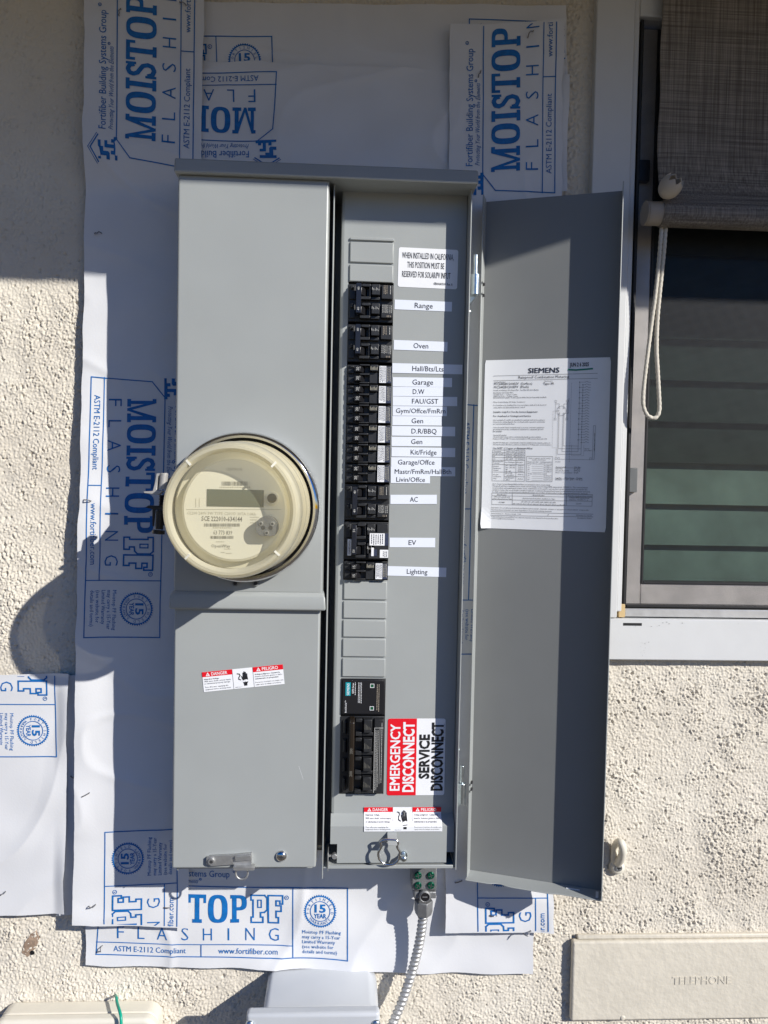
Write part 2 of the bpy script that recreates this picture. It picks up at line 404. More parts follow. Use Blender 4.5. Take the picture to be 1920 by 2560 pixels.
# window opening in the wall, from the photo's frame lines
WD = .014
wx_out = (XZ(1494, 0, WD)[0] + XZ(1478, 484, WD)[0]) / 2           # outer edge of the left jamb
wx_in = (XZ(1591, 484, WD)[0] + XZ(1557, 1460, WD)[0]) / 2         # inner edge of the left jamb
wz_sill = (XZ(1524, 1648, WD)[1] + XZ(1920, 1655, WD)[1]) / 2      # bottom of the sill face
wz_sil1 = XZ(1563, 1545, WD)[1]                                   # top of the sill face
wz_top = XZ(1600, 36, WD)[1]
wx_end = wx_in + .86                                              # right side of the opening, outside the picture

# stucco: a real relief of nodules, with a coarser build-up along the window
def stucco():
    x0, x1, z0, z1, st = -.72, .80, .66, 2.34, .0012
    nx, nz = int((x1 - x0) / st) + 1, int((z1 - z0) / st) + 1
    rng = np.random.default_rng(3)
    fx = np.fft.rfftfreq(nx, st)[None, :]; fz = np.fft.fftfreq(nz, st)[:, None]
    def band(wl, sx=1., sz=1., bw=.45):
        f = np.sqrt((fx * sx) ** 2 + (fz * sz) ** 2) + 1e-9
        k = np.exp(-(np.log(f * wl) ** 2) / (2 * bw ** 2))
        h = np.fft.irfft2(np.fft.rfft2(rng.standard_normal((nz, nx))) * k, s=(nz, nx)); return h / h.std()
    n1, n2, n3, n4, n5 = band(.0046), band(.0085, .8, 1.2), band(.05), band(.25, bw=.7), band(.0032)
    patch = np.clip(.95 + .16 * n3 + .18 * n4, .55, 1.4)
    h = (.00058 * np.tanh(n1 * 1.3) + .00048 * np.tanh(n2 * 1.2) + .00026 * n5) * patch + .00035 * n3 + .0007 * n4
    h += .00035 * np.maximum(0, n1 + n2 - 1.6)
    pn = band(.0105, .85, 1.1, .32) + .45 * band(.030, 1.2, .8)
    pit = np.clip((-pn - 1.95 + .35 * np.clip(n4, -1, 1.5) + .2 * n3) * 3.5, 0, 1)      # small gouges and pits
    h -= .0028 * pit
    X, Z = np.meshgrid(np.linspace(x0, x1, nx), np.linspace(z0, z1, nz))
    up = np.clip((Z - 1.74) / .12, 0, 1)                                # smoother trowelled work up under the eave
    crack = np.exp(-(band(.055, bw=.8) / .07) ** 2) * (n3 > .2)
    h = h * (1 - .45 * up) - .0011 * up * crack
    rid = np.exp(-((X - (wx_out - .028)) / .017) ** 2) * (Z > 1.6)
    h += rid * (.0016 + .0012 * np.tanh(band(.014)) )
    h = np.clip(h, -.0045, .0042)
    n6 = band(.09, 1.3, .8, .6)
    h -= .0017 * np.exp(-(band(.065, .8, 1.3, .9) / .055) ** 2) * np.clip((n6 - .9) * 2, 0, 1) * (1 - up)
    h = np.clip(h, -.0055, .0042)
    edge = np.minimum.reduce([X - x0, x1 - X, Z - z0, z1 - Z]); h *= np.clip(edge / .02, 0, 1)
    co = np.stack([X.ravel(), -h.ravel(), Z.ravel()], 1)
    i = np.arange(nz * nx).reshape(nz, nx)
    q = np.stack([i[:-1, :-1], i[:-1, 1:], i[1:, 1:], i[1:, :-1]], -1).reshape(-1, 4)
    cxm = co[q].mean(1)
    keep = ~((cxm[:, 0] > wx_out + .012) & (cxm[:, 2] > wz_sill + .012) & (cxm[:, 2] < wz_top + .03))
    q = q[keep]
    # flat outer fields round the detailed part
    ox0, ox1, oz0, oz1 = -4., 5., 0., 2.6; we = wx_end + .05
    ex = [(ox0, x0, oz0, oz1), (x0, we, oz0, z0), (x1, we, z0, wz_sill + .012), (x0, we, z1, oz1), (we, ox1, oz0, oz1)]
    ev = []; ef = []
    for a, b, c, d_ in ex:
        k = len(co) + len(ev); ev += [(a, 0, c), (b, 0, c), (b, 0, d_), (a, 0, d_)]; ef.append((k, k + 1, k + 2, k + 3))
    co = np.concatenate([co, np.array(ev)]); q = np.concatenate([q, np.array(ef)])
    me = bpy.data.meshes.new('stucco_wall')
    me.vertices.add(len(co)); me.vertices.foreach_set('co', co.astype(np.float32).ravel())
    me.loops.add(len(q) * 4); me.loops.foreach_set('vertex_index', q.astype(np.int32).ravel())
    me.polygons.add(len(q)); me.polygons.foreach_set('loop_start', np.arange(0, len(q) * 4, 4, dtype=np.int32))
    me.polygons.foreach_set('use_smooth', np.ones(len(q), dtype=bool))
    me.update(calc_edges=True); me.materials.append(M_STUCCO)
    o = bpy.data.objects.new('stucco_wall', me); COL.objects.link(o)
    return tag(o, 'rough cream stucco house wall behind the meter panel and window', 'wall')
wall = stucco()
a = MB()                                                          # ragged bare patch with an old screw hole
c0 = XZ(80, 2360, 0); rr = [.018, .013, .010, .014, .022, .017, .009, .008, .010, .016]
pts = [(c0[0] + r_ * .75 * math.cos(2 * math.pi * i / 10 + 1.1), c0[1] + r_ * 1.25 * math.sin(2 * math.pi * i / 10 + 1.1)) for i, r_ in enumerate(rr)]
a.prism(pts, -.004, .0009)
hx = XZ(82, 2380, 0); a.disc(hx[0], hx[1], .0034, .0010, .0022, 1, 9)
a.build('bare_patch', [M_HOLE, M_BLACK], wall, bevel=.0015)

# roof eave whose edge shades the upper part of the wall
e = MB(); de = .62; ze = 1.5 + .273 + SB * de
e.add([(-6, -.3, ze + (de + .3) * .4), (7, -.3, ze + (de + .3) * .4), (7, de, ze), (-6, de, ze),
       (-6, -.3, ze + (de + .3) * .4 + .12), (7, -.3, ze + (de + .3) * .4 + .12), (7, de, ze + .12), (-6, de, ze + .12)],
      [(0, 1, 2, 3), (4, 5, 6, 7), (0, 1, 5, 4), (1, 2, 6, 5), (2, 3, 7, 6), (3, 0, 4, 7)])
tag(e.build('roof_eave', M_WOODEAVE), 'painted sloping roof eave overhanging the top of the wall', 'roof')

# ================================================================== FLASHING SHEETS
def smooth_noise(seed):
    r_ = random.Random(seed); T = [(r_.uniform(8, 42), r_.uniform(8, 42), r_.uniform(0, 6.3), r_.uniform(.3, 1)) for _ in range(7)]
    s_ = sum(t[3] for t in T)
    return lambda x, z: sum(w * math.sin(a * x + p + 1.7 * math.sin(b * .5 * z)) * math.cos(b * z + p * 2) for a, b, p, w in T) / s_ * 1.6
class Sheet:
    def __init__(s, label, corners, base, amp, shape=None, seed=1, res=(60, 60), rag=.0012, top_wave=0):
        s.c = [XZ(a, b, base) for a, b in corners]
        xs = [p[0] for p in s.c]; zs = [p[1] for p in s.c]
        s.bb = (min(xs), max(xs), min(zs), max(zs)); s.base = base; s.amp = amp; s.shape = shape; s.nz = smooth_noise(seed); s.cr = smooth_noise(seed + 31)
        m = MB(); nu, nv = res[0] * 2, res[1] * 2; r_ = random.Random(seed + 50)
        TL, TR, BR, BL = [Vector(p) for p in s.c]
        fine = smooth_noise(seed + 9)
        for j in range(nv + 1):
            for i in range(nu + 1):
                u, v = i / nu, j / nv
                p = (TL * (1 - u) + TR * u) * (1 - v) + (BL * (1 - u) + BR * u) * v
                e_ = (i in (0, nu)) or (j in (0, nv))
                if e_:
                    w = fine(p.x * 2.1, p.y * 2.1) * rag * 1.6 + r_.uniform(-1, 1) * rag * .12
                    if i in (0, nu): p = p + Vector((w, 0))
                    if j in (0, nv): p = p + Vector((0, w))
                m.v.append((p.x, -s.h(p.x, p.y), p.y))
        for j in range(nv):
            for i in range(nu):
                a_ = j * (nu + 1) + i; m.f.append([a_, a_ + 1, a_ + nu + 2, a_ + nu + 1]); m.m.append(0)
        s.o = m.build('flashing_sheet', M_FLASH, smooth=180, fix=False)
        tag(s.o, label, 'flashing', 'flashing sheets stapled round the panel')
    def uv(s, x, z): return (x - s.bb[0]) / (s.bb[1] - s.bb[0]), (s.bb[3] - z) / (s.bb[3] - s.bb[2])
    def h(s, x, z):
        d = s.base + s.amp * s.nz(x, z) + .5 * s.amp * max(0., 1 - abs(s.cr(x * .8, z * .8)) * 5) ** 1.5
        if s.shape: d += s.shape(*s.uv(x, z))
        return max(d, .0052)
sm = lambda t: max(0., min(1., t)) ** 2 * (3 - 2 * max(0., min(1., t)))
G_ = lambda t, c, w: math.exp(-((t - c) / w) ** 2)

# slab-serif letters of the big printed word, capital height 1 -> list of polygons, width
def slab():
    w = .155; t = .13
    B = lambda x0, x1, y0, y1: [(x0, y0), (x1, y0), (x1, y1), (x0, y1)]
    def ring(cx, rx, ix, a0=0, a1=2 * math.pi, cy_=.5, ry=.5, iy=.37, n=28):
        o = []
        for i in range(n):
            p, q = a0 + (a1 - a0) * i / n, a0 + (a1 - a0) * (i + 1) / n
            se = lambda c: math.copysign(abs(c) ** .72, c)
            f = lambda th, X, Y: (cx + X * se(math.cos(th)), cy_ + Y * se(math.sin(th)))
            o.append([f(p, ix, iy), f(p, rx, ry), f(q, rx, ry), f(q, ix, iy)])
        return o
    L = {}
    L['M'] = ([B(0, .30, 0, t), B(.07, .07 + w * .8, t, 1 - t), B(0, .16, 1 - t, 1), B(.56, .90, 0, t), B(.66, .66 + w, t, 1 - t), B(.74, .90, 1 - t, 1),
               [(.16, 1), (.0 + .07, 1), (.36, 0), (.47, 0)], [(.45, .0), (.36, .0), (.68, 1), (.83, 1)]], .90)
    L['O'] = (ring(.30, .30, .13), .60)
    L['I'] = ([B(0, .34, 0, t), B(.17 - w / 2, .17 + w / 2, t, 1 - t), B(0, .34, 1 - t, 1)], .34)
    L['T'] = ([B(.14, .46, 0, t), B(.30 - w / 2, .30 + w / 2, t, 1 - t), B(0, .60, 1 - t, 1), B(0, .085, .70, 1 - t), B(.515, .60, .70, 1 - t)], .60)
    L['P'] = ([B(0, .30, 0, t), B(.06, .06 + w, t, 1 - t), B(0, .215, 1 - t, 1)] + ring(.28, .29, .12, -math.pi / 2, math.pi / 2, .72, .28, .16, 16)
              + [B(.215, .29, .44, .56), B(.215, .29, .88, 1)], .57)
    def stroke(pts, wd):
        o = []
        for (a_, b_) in zip(pts, pts[1:]):
            dx, dy = b_[0] - a_[0], b_[1] - a_[1]; Ln = math.hypot(dx, dy); nx, ny = -dy / Ln * wd / 2, dx / Ln * wd / 2
            ex, ey = dx / Ln * .02, dy / Ln * .02
            o.append([(a_[0] + nx - ex, a_[1] + ny - ey), (b_[0] + nx + ex, b_[1] + ny + ey), (b_[0] - nx + ex, b_[1] - ny + ey), (a_[0] - nx - ex, a_[1] - ny - ey)])
        return o
    sp_ = [(.44, .74), (.40, .87), (.27, .93), (.13, .87), (.09, .74), (.15, .61), (.27, .53), (.40, .44), (.45, .28), (.40, .13), (.26, .07), (.11, .13), (.06, .27)]
    L['S'] = (stroke(sp_, .15) + [B(.44, .53, .66, 1), B(-.02, .07, 0, .36)], .53)
    return L
SLAB = slab()

def printing(sheet, O, U, V, parts, seed=0):
    """one printed block on a sheet; O, U, V place the block (in photo pixels), parts picks what is printed"""
    m = MB()
    def P(u, v, n):
        x, z = XZ(O[0] + u * U[0] + v * V[0], O[1] + u * U[1] + v * V[1], sheet.base)
        return (x, -(n - .0003) , z)
    w = 2.6
    m.path([(645, 184), (50, 184), (11, 152), (0, 0), (645, 0), (645, 184)], w, P, step=14)
    m.line((0, 32), (505, 32), w * .9, P, step=14); m.line((270, 0), (270, 32), w * .9, P); m.line((505, 0), (505, 184), w * .9, P, step=14)
    m.text('ASTM E-2112 Compliant', P, 45, 9, 14, 186, bold=.006)
    m.text('www.fortifiber.com', P, 314, 9, 14, 152, bold=.006)
    for ch, u in zip('FLASHING', (54, 107, 157, 220, 275, 338, 383, 443)):
        m.text(ch, P, u, 43, 33, {'I': 4, 'A': 27, 'G': 26, 'H': 23, 'N': 24}.get(ch, 18), bold=-.01)
    H = 73
    for c, (x0, x1) in zip('MOISTOP', ((54, 112), (117, 165), (170, 195), (199, 233), (237, 283), (288, 338), (345, 387))):
        ps, wd = SLAB[c]; kx = (x1 - x0) / wd
        for p in ps:
            q = [(x0 + a_ * kx, 90 + b_ * H) for a_, b_ in p]
            if math.hypot(q[1][0] - q[0][0], q[1][1] - q[0][1]) > math.hypot(q[2][0] - q[1][0], q[2][1] - q[1][1]): q = q[1:] + q[:1]
            A_, B_, C_, D_ = q; n_ = max(1, int(math.hypot(C_[0] - B_[0], C_[1] - B_[1]) / 9)); L_ = lambda a_, b_, t: (a_[0] + (b_[0] - a_[0]) * t, a_[1] + (b_[1] - a_[1]) * t)
            k0 = m.k
            for i in range(n_):
                m.k = k0; m.poly([L_(A_, D_, i / n_), L_(B_, C_, i / n_), L_(B_, C_, (i + 1) / n_), L_(A_, D_, (i + 1) / n_)], P)
    o = 398                                                     # outlined P and F
    Pp = [(0, 90), (22, 90), (22, 112), (34, 114), (40, 124), (40, 152), (34, 161), (24, 163), (0, 163)]
    Fp = [(37, 90), (60, 90), (60, 116), (72, 116), (72, 132), (60, 132), (60, 147), (72, 147), (72, 140), (80, 140), (80, 163), (37, 163)]
    Pp = [(0, 90), (30, 90), (30, 104), (24, 104), (24, 116), (34, 117), (41, 124), (41, 156), (35, 163), (0, 163), (0, 150), (5, 150), (5, 104), (0, 104)]
    Fp = [(44, 90), (70, 90), (70, 104), (64, 104), (64, 121), (77, 121), (77, 136), (64, 136), (64, 149), (74, 149), (74, 141), (81, 141), (81, 163), (44, 163)]
    m.path([(o + a_, b_) for a_, b_ in Pp], 4, P, closed=True); m.path([(o + a_, b_) for a_, b_ in Fp], 4, P, closed=True)
    m.path([(o + 17, 130), (o + 26, 130), (o + 26, 150), (o + 17, 150)], 3, P, closed=True)
    def reg(u, v, r_):
        m.path([(u + r_ * math.cos(i * .524), v + r_ * math.sin(i * .524)) for i in range(12)], 1.4, P, closed=True)
        m.text('R', P, u, v - r_ * .5, r_ * 1.0, al='c')
    reg(489, 158, 5)
    # round seal
    cu, cv = 575, 125
    ro, ri = 42, 37
    for i in range(44):
        a0 = 2 * math.pi * i / 44; a1 = 2 * math.pi * (i + 1) / 44; am = (a0 + a1) / 2
        f = lambda a_, r_: (cu + r_ * math.cos(a_), cv + r_ * math.sin(a_))
        m.poly([f(a0, 36.2), f(a0, 38.4), f(am, 42.5), f(a1, 38.4), f(a1, 36.2)], P)
    for r_, wd in ((25, 1.8),):
        m.path([(cu + r_ * math.cos(i * math.pi / 20), cv + r_ * math.sin(i * math.pi / 20)) for i in range(40)], wd, P, closed=True)
    for i, c in enumerate('FORTISHIELD'):
        th = R(188 - 196 * i / 10); m.text(c, P, cu + 27.8 * math.cos(th), cv + 27.8 * math.sin(th), 6.6, m=0, rot=th - math.pi / 2, al='c', res=1)
    for i, c in enumerate('WARRANTY'):
        th = R(222 + 96 * i / 7); m.text(c, P, cu + 34.2 * math.cos(th), cv + 34.2 * math.sin(th), 6.6, m=0, rot=th + math.pi / 2, al='c', res=1)
    m.text('15', P, cu, cv - 2, 19, 29, bold=.03, al='c'); m.text('YEAR', P, cu, cv - 17, 11, 32, bold=.02, al='c')
    for i, t in enumerate(('Moistop PF Flashing', 'may carry a 15-Year', 'Limited Warranty', '(see website for', 'details and terms)')):
        m.text(t, P, 529, 66 - 13.4 * i, 9.2, (99, 97, 84, 80, 89)[i], bold=.008, res=1)
    # company line, slogan and the house-and-F mark
    m.text('Fortifiber Building Systems Group', P, 71, 210, 17, 272, bold=.012); reg(356, 226, 3.6)
    m.text('Protecting Your World from the Elements', P, 71, 192, 11.5, 190, bold=.004, shear=.28, res=1); reg(268, 203, 2.6)
    for ps in ([(2, 182), (54, 182), (54, 190), (48, 190), (48, 196), (40, 196), (40, 190), (36, 190), (36, 205), (44, 205), (44, 212), (28, 212), (28, 190), (22, 190), (22, 197), (14, 197), (14, 188), (2, 188)],
               [(2, 200), (16, 200), (20, 203), (20, 215), (30, 215), (30, 221), (44, 221), (44, 228), (2, 228), (2, 221), (10, 221), (10, 208), (2, 208)]):
        m.poly(ps, P)
    m.path([(-4, 228), (26, 246), (56, 228)], 3, P); m.path([(-8, 231), (26, 252), (60, 231)], 1.6, P)
    # cut at the edges of the sheet and lay on its surface
    bm = bmesh.new(); me = bpy.data.meshes.new('printing'); me.from_pydata(m.v, [], m.f); bm.from_mesh(me)
    c = [Vector((p[0], 0, p[1])) for p in sheet.c]; ctr = sum(c, Vector()) / 4
    for i in range(4):
        a_, b_ = c[i], c[(i + 1) % 4]; nrm = (b_ - a_).cross(Vector((0, 1, 0))).normalized()
        if nrm.dot(ctr - a_) > 0: nrm = -nrm
        bmesh.ops.bisect_plane(bm, geom=bm.verts[:] + bm.edges[:] + bm.faces[:], plane_co=a_ - nrm * .0028, plane_no=nrm, clear_outer=True)
    for v in bm.verts: v.co.y = v.co.y - sheet.h(v.co.x, v.co.z) - .0006
    bm.to_mesh(me); bm.free(); me.materials.append(M_INK)
    o_ = bpy.data.objects.new('printing', me); COL.objects.link(o_); o_.parent = sheet.o
    return o_

sh_bottom = Sheet('white blue-printed flashing strip lying flat along the bottom, under the panel', [(215, 2120), (1338, 2130), (1331, 2434), (214, 2412)], .0095, .0036,
                  lambda u, v: .004 * sm((v - .75) / .25) * (.4 + .6 * math.sin(u * 19) ** 2), 11, (110, 30))
printing(sh_bottom, (240, 2386), (.975, .018), (0, -.955), 'all')
sh_top = Sheet('topmost horizontal flashing strip, mostly blank, along the upper edge', [(430, 4), (1414, 14), (1420, 260), (430, 230)], .0082, .0028, None, 12, (90, 24))
printing(sh_top, (43, 277), (.995, -.004), (-.03, -1.0), 'all')
printing(sh_top, (1818, 72), (-1, -.036), (0, 1), 'all')
sh_second = Sheet('second horizontal flashing strip with upside-down print, just above the panel hood', [(440, 148), (1423, 187), (1415, 480), (440, 450)], .0135, .0052,
                  lambda u, v: .004 * G_(v, .62, .16) * (.3 + .7 * math.sin(u * 5.2 + .6) ** 2), 13, (90, 30))
printing(sh_second, (692, 184), (-1, -.012), (.01, .94), 'all')
sh_left = Sheet('tall flashing strip running down the left side of the panel', [(220, -40), (516, -40), (475, 2305), (192, 2294)], .0100, .0028,
                lambda u, v: .0135 * (1 - sm((v - .175) / .05)) + .014 * sm((v - .30) / .55) + .006 * (1 - sm(u / .30)) * sm((v - .22) / .35) * (1 - .6 * sm((v - .72) / .2)) + .004 * sm((v - .95) / .05) + .003 * sm(1 - abs(u - .62) / .3) * sm(1 - abs(v - .40) / .3), 14, (30, 170))
printing(sh_left, (231, 943), (-.017, 1.0), (1.0, .01), 'all')
printing(sh_left, (487, 432), (.012, -1.065), (-1.03, -.11), 'all')
printing(sh_left, (449, 2668), (.0, -.94), (-.97, .04), 'all')
sh_right = Sheet('tall flashing strip running down the right side, behind the open door', [(1125, 64), (1410, 53), (1383, 2328), (1113, 2326)], .0210, .0026,
                 lambda u, v: .006 * sm((v - .93) / .07) + .002 * sm((.05 - v) / .05), 15, (30, 170))
printing(sh_right, (1387, 482), (.006, -1.075), (-.98, .04), 'all')
printing(sh_right, (1152, 1011), (-.026, .968), (1, 0), 'all')
printing(sh_right, (1368, 2717), (0, -.94), (-.95, 0), 'all')
sh_far = Sheet('short flashing piece cut off by the left edge of the picture', [(-80, 1688), (172, 1684), (162, 2283), (-80, 2289)], .0130, .0040,
               lambda u, v: .006 * sm((u - .85) / .15) * (.5 + .5 * math.sin(v * 9)) - .002 * sm((.08 - v) / .08), 16, (40, 90))
printing(sh_far, (-55, 1294), (.03, .925), (.97, 0), 'all')
sh_thin = Sheet('narrow blank sliver of flashing between the far-left piece and the tall left strip', [(110, 1690), (212, 1688), (206, 2286), (140, 2290)], .0085, .0012, None, 17, (14, 80))

# staples
def staple(px, py, ang, sheet, label, kink=0.0, L=16):
    x, z = XZ(px, py, sheet.base); d = sheet.h(x, z); k = pxm(d)
    m = MB(); c, q = math.cos(ang), math.sin(ang); r_ = random.Random(int(px))
    pts = []
    for i, t in enumerate((-.5, -.5, -.25, 0, .25, .5, .5)):
        dd = (-.003, .002, .0024 + kink, .0026 + kink * 2, .0024 + kink, .002, -.003)[i]
        off = (r_.uniform(-1, 1) * kink * 1500) if 1 < i < 5 else 0
        pts.append((x + (t * L * c - off * q) * k, d + dd, z + (t * L * q + off * c) * k))
    m.tube(pts, .00075, n=6)
    tag(m.build('staple', M_STEELDK), label, 'staple', 'staples in the flashing')
staple(247, 585, .1, sh_left, 'bent staple in the blank upper part of the left flashing strip', .0018)
staple(308, 48, 1.3, sh_left, 'staple at the top of the left strip beside its frame line', .0008)
staple(463, 26, -.4, sh_left, 'staple at the top right corner of the left strip by the web address', .001)
staple(227, 1250, -.2, sh_left, 'twisted staple above the downward web address on the left strip', .002)
staple(225, 1974, .5, sh_left, 'straight bright staple in the sunlit lower left strip', 0, 19)
staple(241, 2246, .2, sh_left, 'crumpled staple near the bottom edge of the left strip', .003)
staple(426, 2252, .05, sh_left, 'staple crossing the band line beside the shaded letter G', .0003)
staple(8, 2232, .6, sh_far, 'staple at the left picture edge in the far-left piece', .001)
staple(186, 1942, -.3, sh_thin, 'staple in the narrow sliver of flashing', .0006)
staple(252, 2372, 1.1, sh_bottom, 'curled staple at the left end of the bottom strip before the letters ASTM', .0025)
staple(1146, 2203, .3, sh_right, 'dark staple in the right strip below the door hinge', 0, 18)
staple(1232, 2283, -.05, sh_right, 'staple across the outlined letters on the right strip', .0004)
staple(1316, 2326, .4, sh_right, 'tangled staple at the bottom edge of the right strip', .003, 20)
staple(1199, 185, 1.2, sh_right, 'staple through the word Group on the right strip', .0012)
staple(1325, 88, .9, sh_right, 'crooked staple at the torn top of the right strip', .002, 20)

# ================================================================== WINDOW
win = thing('window', 'white aluminium window with dark horizontal louvres behind an insect screen', 'window', ((wx_out + wx_end) / 2, 0, wz_sill))
m = MB()
zt = wz_top + .055
# left jamb, with a rounded inner lip; sill face; head and right jamb lie outside the picture
xl = wx_in - .008
m.box(wx_out, xl, -.02, WD, wz_sil1, zt)
m.box(xl, wx_in, -.02, WD - .004, wz_sil1 + .0085, zt)
m.box(wx_out, wx_end + .06, -.02, WD + .0005, wz_sill, wz_sil1 - .0012)
m.box(wx_end - .01, wx_end + .06, -.02, WD, wz_sil1, zt)
m.box(wx_in, wx_end - .01, -.02, WD - .003, wz_top, zt)
sx0, sz0 = XZ(1558, 1557, WD); sx1, sz1 = XZ(1604, 1564, WD)
m.build('frame', M_WFRAME, win, bevel=.0016)
m = MB(); m.prism([(sx0, sz1), (sx1, sz1), (sx1, sz0), (sx0, sz0)], WD - .004, WD + .0009); m.build('weep_slot', M_RUBBER, win)
# scuffs on the sill paint
m = MB(); r_ = random.Random(4); Pw = PL(d=WD + .0006)
for i in range(26):
    px, py = random.choice([(1608, 1610), (1607, 1625), (1605, 1636), (1612, 1566), (1680, 1560), (1840, 1557), (1700, 1557)])
    x, z = XZ(px + r_.gauss(0, 7 if py > 1600 else 22), py + r_.gauss(0, 5 if py > 1600 else 2), WD)
    a_ = r_.uniform(.0004, .0022); m.poly([(x, z), (x + a_, z + .0003), (x + a_ * .8, z + a_ * .5), (x - a_ * .2, z + a_ * .4)], Pw)
m.build('scuff', M_SCUFF, win)
# bottom track and its nylon corner
tz0, tz1 = XZ(1700, 1543, .008)[1], XZ(1700, 1523, .008)[1]
yx0, yx1 = XZ(1547, 1525, .009)[0], XZ(1563, 1525, .009)[0]
m = MB(); m.box(yx1, wx_end, -.02, .008, tz0, tz1); m.build('bottom_track', M_MILL, win, bevel=.001)
m = MB(); m.box(yx0, yx1 - .0004, -.01, .0095, wz_sil1 + .0002, XZ(1555, 1511, .0095)[1]); m.build('corner_piece', M_YEL, win, bevel=.0006)
# screen with rubber spline
gx0 = XZ(1556, 1480, .002)[0]; gz0 = XZ(1700, 1519, .002)[1]
gt = .0062
m = MB(); m.box(gx0, gx0 + gt * .8, -.01, .006, gz0, wz_top - .002); m.box(gx0 + gt * .8, wx_end - .012, -.01, .006, gz0, gz0 + gt * .6)
m.build('screen_spline', M_RUBBER, win, bevel=.0012)
m = MB(); m.face([(gx0 + .002, gz0 + .002), (wx_end - .012, gz0 + .002), (wx_end - .012, wz_top), (gx0 + .002, wz_top)], .0025)
m.build('insect_screen', M_SCREEN, win)
# sash behind the screen
rx1 = XZ(1601, 1440, -.014)[0]; rz1 = XZ(1700, 1460, -.014)[1]
m = MB(); m.box(gx0, rx1, -.035, -.012, gz0, wz_top - .004); m.box(rx1, wx_end - .012, -.035, -.0125, gz0, rz1)
m.build('sash_frame', M_SASH, win, bevel=.0015)
m = MB(); gw = .0035; m.box(rx1, rx1 + gw, -.03, -.0105, rz1, wz_top - .004); m.box(rx1 + gw, wx_end - .02, -.03, -.0105, rz1, rz1 + gw)
m.build('glass_spline', M_RUBBER, win, bevel=.001)
m = MB(); m.box(rx1, wx_end - .012, -.025, -.022, rz1, wz_top - .004); m.build('pane', M_GLASS, win)
lz = XZ(1590, 400, -.004); lz2 = XZ(1622, 455, -.004)
m = MB(); m.box(lz[0], lz2[0], -.012, -.001, lz2[1], lz[1]); m.build('sash_latch', M_BLACK, win, bevel=.001)
l2 = XZ(1574, 1169, -.002); l3 = XZ(1594, 1231, -.002)
m = MB(); m.box(l2[0], l3[0], -.012, -.004, l3[1], l2[1]); m.build('sash_latch', M_PAINT_IN, win, bevel=.001)
# louvres
pit = pxm(-.05) * 105; zb = XZ(1700, 1459, -.05)[1]
for i in range(15):
    m = MB(); z0 = zb - .004 + pit * i; lean = .014
    m.add([(rx1 - .01, -.075, z0), (wx_end, -.075, z0), (wx_end, -.046, z0), (rx1 - .01, -.046, z0),
           (rx1 - .01, -.112, z0 + pit * 1.06), (wx_end, -.112, z0 + pit * 1.06), (wx_end, -.108, z0 + pit * 1.06), (rx1 - .01, -.108, z0 + pit * 1.06)], [])
    m.v = []; m.f = []; m.m = []
    th = .005
    def pt(x, t, o): return (x, -.052 - lean * t - (0 if o else th), z0 + pit * 1.05 * t)
    a_, b_ = rx1 - .01, wx_end
    m.add([pt(a_, 0, 0), pt(b_, 0, 0), pt(b_, 0, 1), pt(a_, 0, 1), pt(a_, 1, 0), pt(b_, 1, 0), pt(b_, 1, 1), pt(a_, 1, 1)],
          [(0, 1, 2, 3), (4, 5, 6, 7), (0, 1, 5, 4), (1, 2, 6, 5), (2, 3, 7, 6), (3, 0, 4, 7)])
    m.build('louvre', M_SLATREFL if i < 3 else M_SLAT, win)
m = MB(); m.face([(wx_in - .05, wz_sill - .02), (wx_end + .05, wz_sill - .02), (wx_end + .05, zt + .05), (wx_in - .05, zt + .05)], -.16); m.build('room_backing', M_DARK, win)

# ================================================================== ROLL-UP SHADE
RD = .046; rr_ = .0172
rc = [XZ(1650, 538, RD), XZ(1915, 541, RD)]; rz = (rc[0][1] + rc[1][1]) / 2 - .0003; rx0 = XZ(1650, 540, RD)[0]
shd = thing('roller_shade', 'taupe woven roll-up shade hanging half way down the window', 'window shade', (rx0 + .4, -RD, rz))
m = MB(); fx = XZ(1655, 100, .03)[0]; N = 24
for side in (0, 1):
    for j in range(N + 1):
        t = j / N; z = rz + .012 + (2.36 - rz) * t; d = .028 + .030 * math.exp(-t * 22) - .002 * side
        m.v += [(fx + .001 * math.sin(j), -d, z), (fx + .72, -d, z)]
b = 2 * (N + 1)
for side in (0, 1):
    for j in range(N): m.f.append([side * b + 2 * j, side * b + 2 * j + 1, side * b + 2 * j + 3, side * b + 2 * j + 2]); m.m.append(0)
m.build('hanging_cloth', M_SHADE, shd, smooth=True)
m = MB(lambda x, d, z: (x, -d, z)); n = 40
def cyl_x(m, x0, x1, r_, mi=0, n=36, spiral=False, cap=True):
    vs = []; fs = []
    for x in (x0, x1):
        for i in range(n):
            a_ = 2 * math.pi * i / n; q = r_ * (1 + (.03 * i / n if spiral else 0)); vs.append((x, RD + q * math.sin(a_), rz + q * math.cos(a_)))
    for i in range(n): fs.append((i, (i + 1) % n, n + (i + 1) % n, n + i))
    if cap: fs += [tuple(range(n)), tuple(range(n, 2 * n))]
    m.add(vs, fs, mi)
cyl_x(m, rx0, fx + .72, rr_, spiral=True); m.build('cloth_roll', M_SHADE, shd, smooth=True)
m = MB(); cx0 = XZ(1610, 540, RD)[0]
cyl_x(m, cx0 + .0025, rx0 + .002, rr_ * .93); cyl_x(m, cx0, cx0 + .0022, rr_ * .96)
m.build('end_cap', M_CORK, shd, bevel=.0008)
